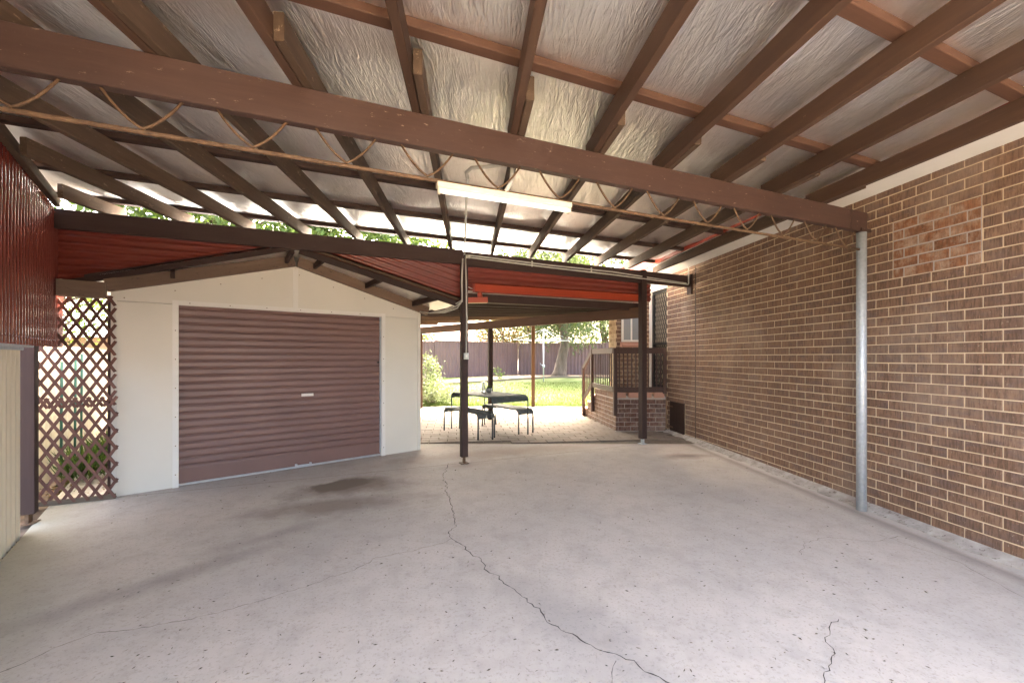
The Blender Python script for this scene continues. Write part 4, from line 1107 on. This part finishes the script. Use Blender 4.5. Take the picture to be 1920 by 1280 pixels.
def strappy(x, y, label):
    t = thing('strappy_plant', label, 'plant', (x, y, gz(y)), 'strappy plants behind the lattice'); n = 150; P = np.zeros((n, 3)); P[:, 0] = x+RNG.normal(0, .07, n); P[:, 1] = y+RNG.normal(0, .07, n); P[:, 2] = gz(y)
    dd = RNG.normal(0, .38, (n, 3)); dd[:, 2] = 1; leaves('blades', P, .42, M['leaf'], t, dd, .05, .08)
for i, (x, y) in enumerate(((-5.0, 5.0), (-5.05, 5.5), (-4.75, 5.2), (-5.6, 5.9), (-4.72, 5.75))): strappy(x, y, 'clump of bright green strappy leaves growing behind the lattice')
# grass blades on the lawn
n = 60000; P = np.zeros((n, 3)); P[:, 1] = 12.22+RNG.uniform(0, 1, n)**1.5*6.6; P[:, 0] = RNG.uniform(-.32, .30, n)*P[:, 1]
P[:, 2] = [gz(y) for y in P[:, 1]]; dd = RNG.normal(0, .45, (n, 3)); dd[:, 2] = 1
tag(leaves('grass', P, .055, M['grassblade'], None, dd, .16, .1), 'short mown grass of the back lawn', 'grass', kind='stuff')
# timber edging of the beds
ed = thing('garden_edging', 'weathered timber edging between the lawn and the mulch bed', 'edging', (0, 20, gz(20)))
eds = [(-9, 14.2), (-3.9, 16.9), (-.2, 19.6), (2.2, 21.0), (5.5, 20.6), (9, 20.2)]
for a_, b_ in zip(eds[:-1], eds[1:]): beam('sleeper', (a_[0], a_[1], gz(a_[1])-.03), (b_[0], b_[1], gz(b_[1])-.03), .06, .12, M['edging'], ed)
v = []; f = []
mbd = [(x, y, gz(y)+.008) for x, y in eds]; bk = [(-14, 14.5), (-4.2, 20.5), (-.2, 24.7), (2.2, 24.6), (5.5, 24.3), (11, 23.5)]
v = mbd+[(x, y, gz(y)+.012) for x, y in bk]; f = [(i, i+1, 7+i, 6+i) for i in range(5)]
tag(meshobj('mulch_bed', v, f, M['soil']), kind='structure')
# leaf litter in the bed behind the lattice and on the beds
n = 2600; P = np.zeros((n, 3)); P[:, 1] = RNG.uniform(4.5, 7, n); P[:, 0] = -1.289-.7625*P[:, 1]-RNG.uniform(-.9, .2, n)
P[:, 2] = [gz(y)-.02 for y in P[:, 1]]
dd = RNG.normal(0, 1, (n, 3)); dd[:, 2] *= .25
tag(leaves('mulch_chips', P, .06, M['leaf_orange'], None, dd, .5, .1), 'brown leaf litter and bark chips behind the lattice', 'mulch', kind='stuff')
# ------------------------------------------------------------------ neighbours
nh = thing('neighbour_house', 'neighbouring house with a terracotta tiled roof behind the brown fence', 'house', (-5, 30, 0))
slabq('wall', [(-9.5, 28.5, .3), (-2.2, 28.5, .3), (-2.2, 36, .3), (-9.5, 36, .3)], 2.3, M['wallbeige'], nh)
meshobj('roof', [(-10, 28, 2.55), (-1.4, 28, 2.55), (-1.4, 36.5, 2.55), (-10, 36.5, 2.55), (-6.4, 32.2, 4.6), (-5.2, 32.2, 4.6)], [(0, 1, 5, 4), (1, 2, 5), (2, 3, 4, 5), (3, 0, 4), (3, 2, 1, 0)], M['roofred'], nh)
nh2 = thing('neighbour_house', 'neighbouring beige house with a pale grey roof seen through the lattice', 'house', (-16, 15, 0))
slabq('wall', [(-19, 12, 0), (-13.0, 14.2, 0), (-15, 20, 0), (-21, 18, 0)], 2.15, M['wallbeige'], nh2)
meshobj('roof', [(-19.4, 11.4, 2.15), (-12.3, 14.0, 2.15), (-14.6, 20.5, 2.15), (-21.6, 18.3, 2.15), (-18.3, 15.2, 3.3), (-15.5, 16.2, 3.3)], [(0, 1, 5, 4), (1, 2, 5), (2, 3, 4, 5), (3, 0, 4), (3, 2, 1, 0)], M['roofgrey'], nh2)
# ------------------------------------------------------------------ small litter on the slab
n = 900; P = np.zeros((n, 3)); P[:, 1] = 1.9+RNG.uniform(0, 1, n)**1.4*4.2; P[:, 0] = RNG.uniform(-.95, 1.0, n)*P[:, 1]
ok = (P[:, 0] < 3.75-.1275*P[:, 1]) & (P[:, 0] > -1.2-.7625*P[:, 1]); P = P[ok]
P[:, 2] = [gz(y)+.003 for y in P[:, 1]]; dd = RNG.normal(0, 1, (len(P), 3)); dd[:, 2] *= .06
lm = leaf_mat('dry litter', [(.1, .07, .05), (.06, .045, .035), (.16, .12, .08), (.05, .04, .035)], .05)
tag(leaves('leaf_litter', P, .02, lm, None, dd, .3, .02), 'scattered dry leaf bits and twigs on the concrete', 'litter', kind='stuff')
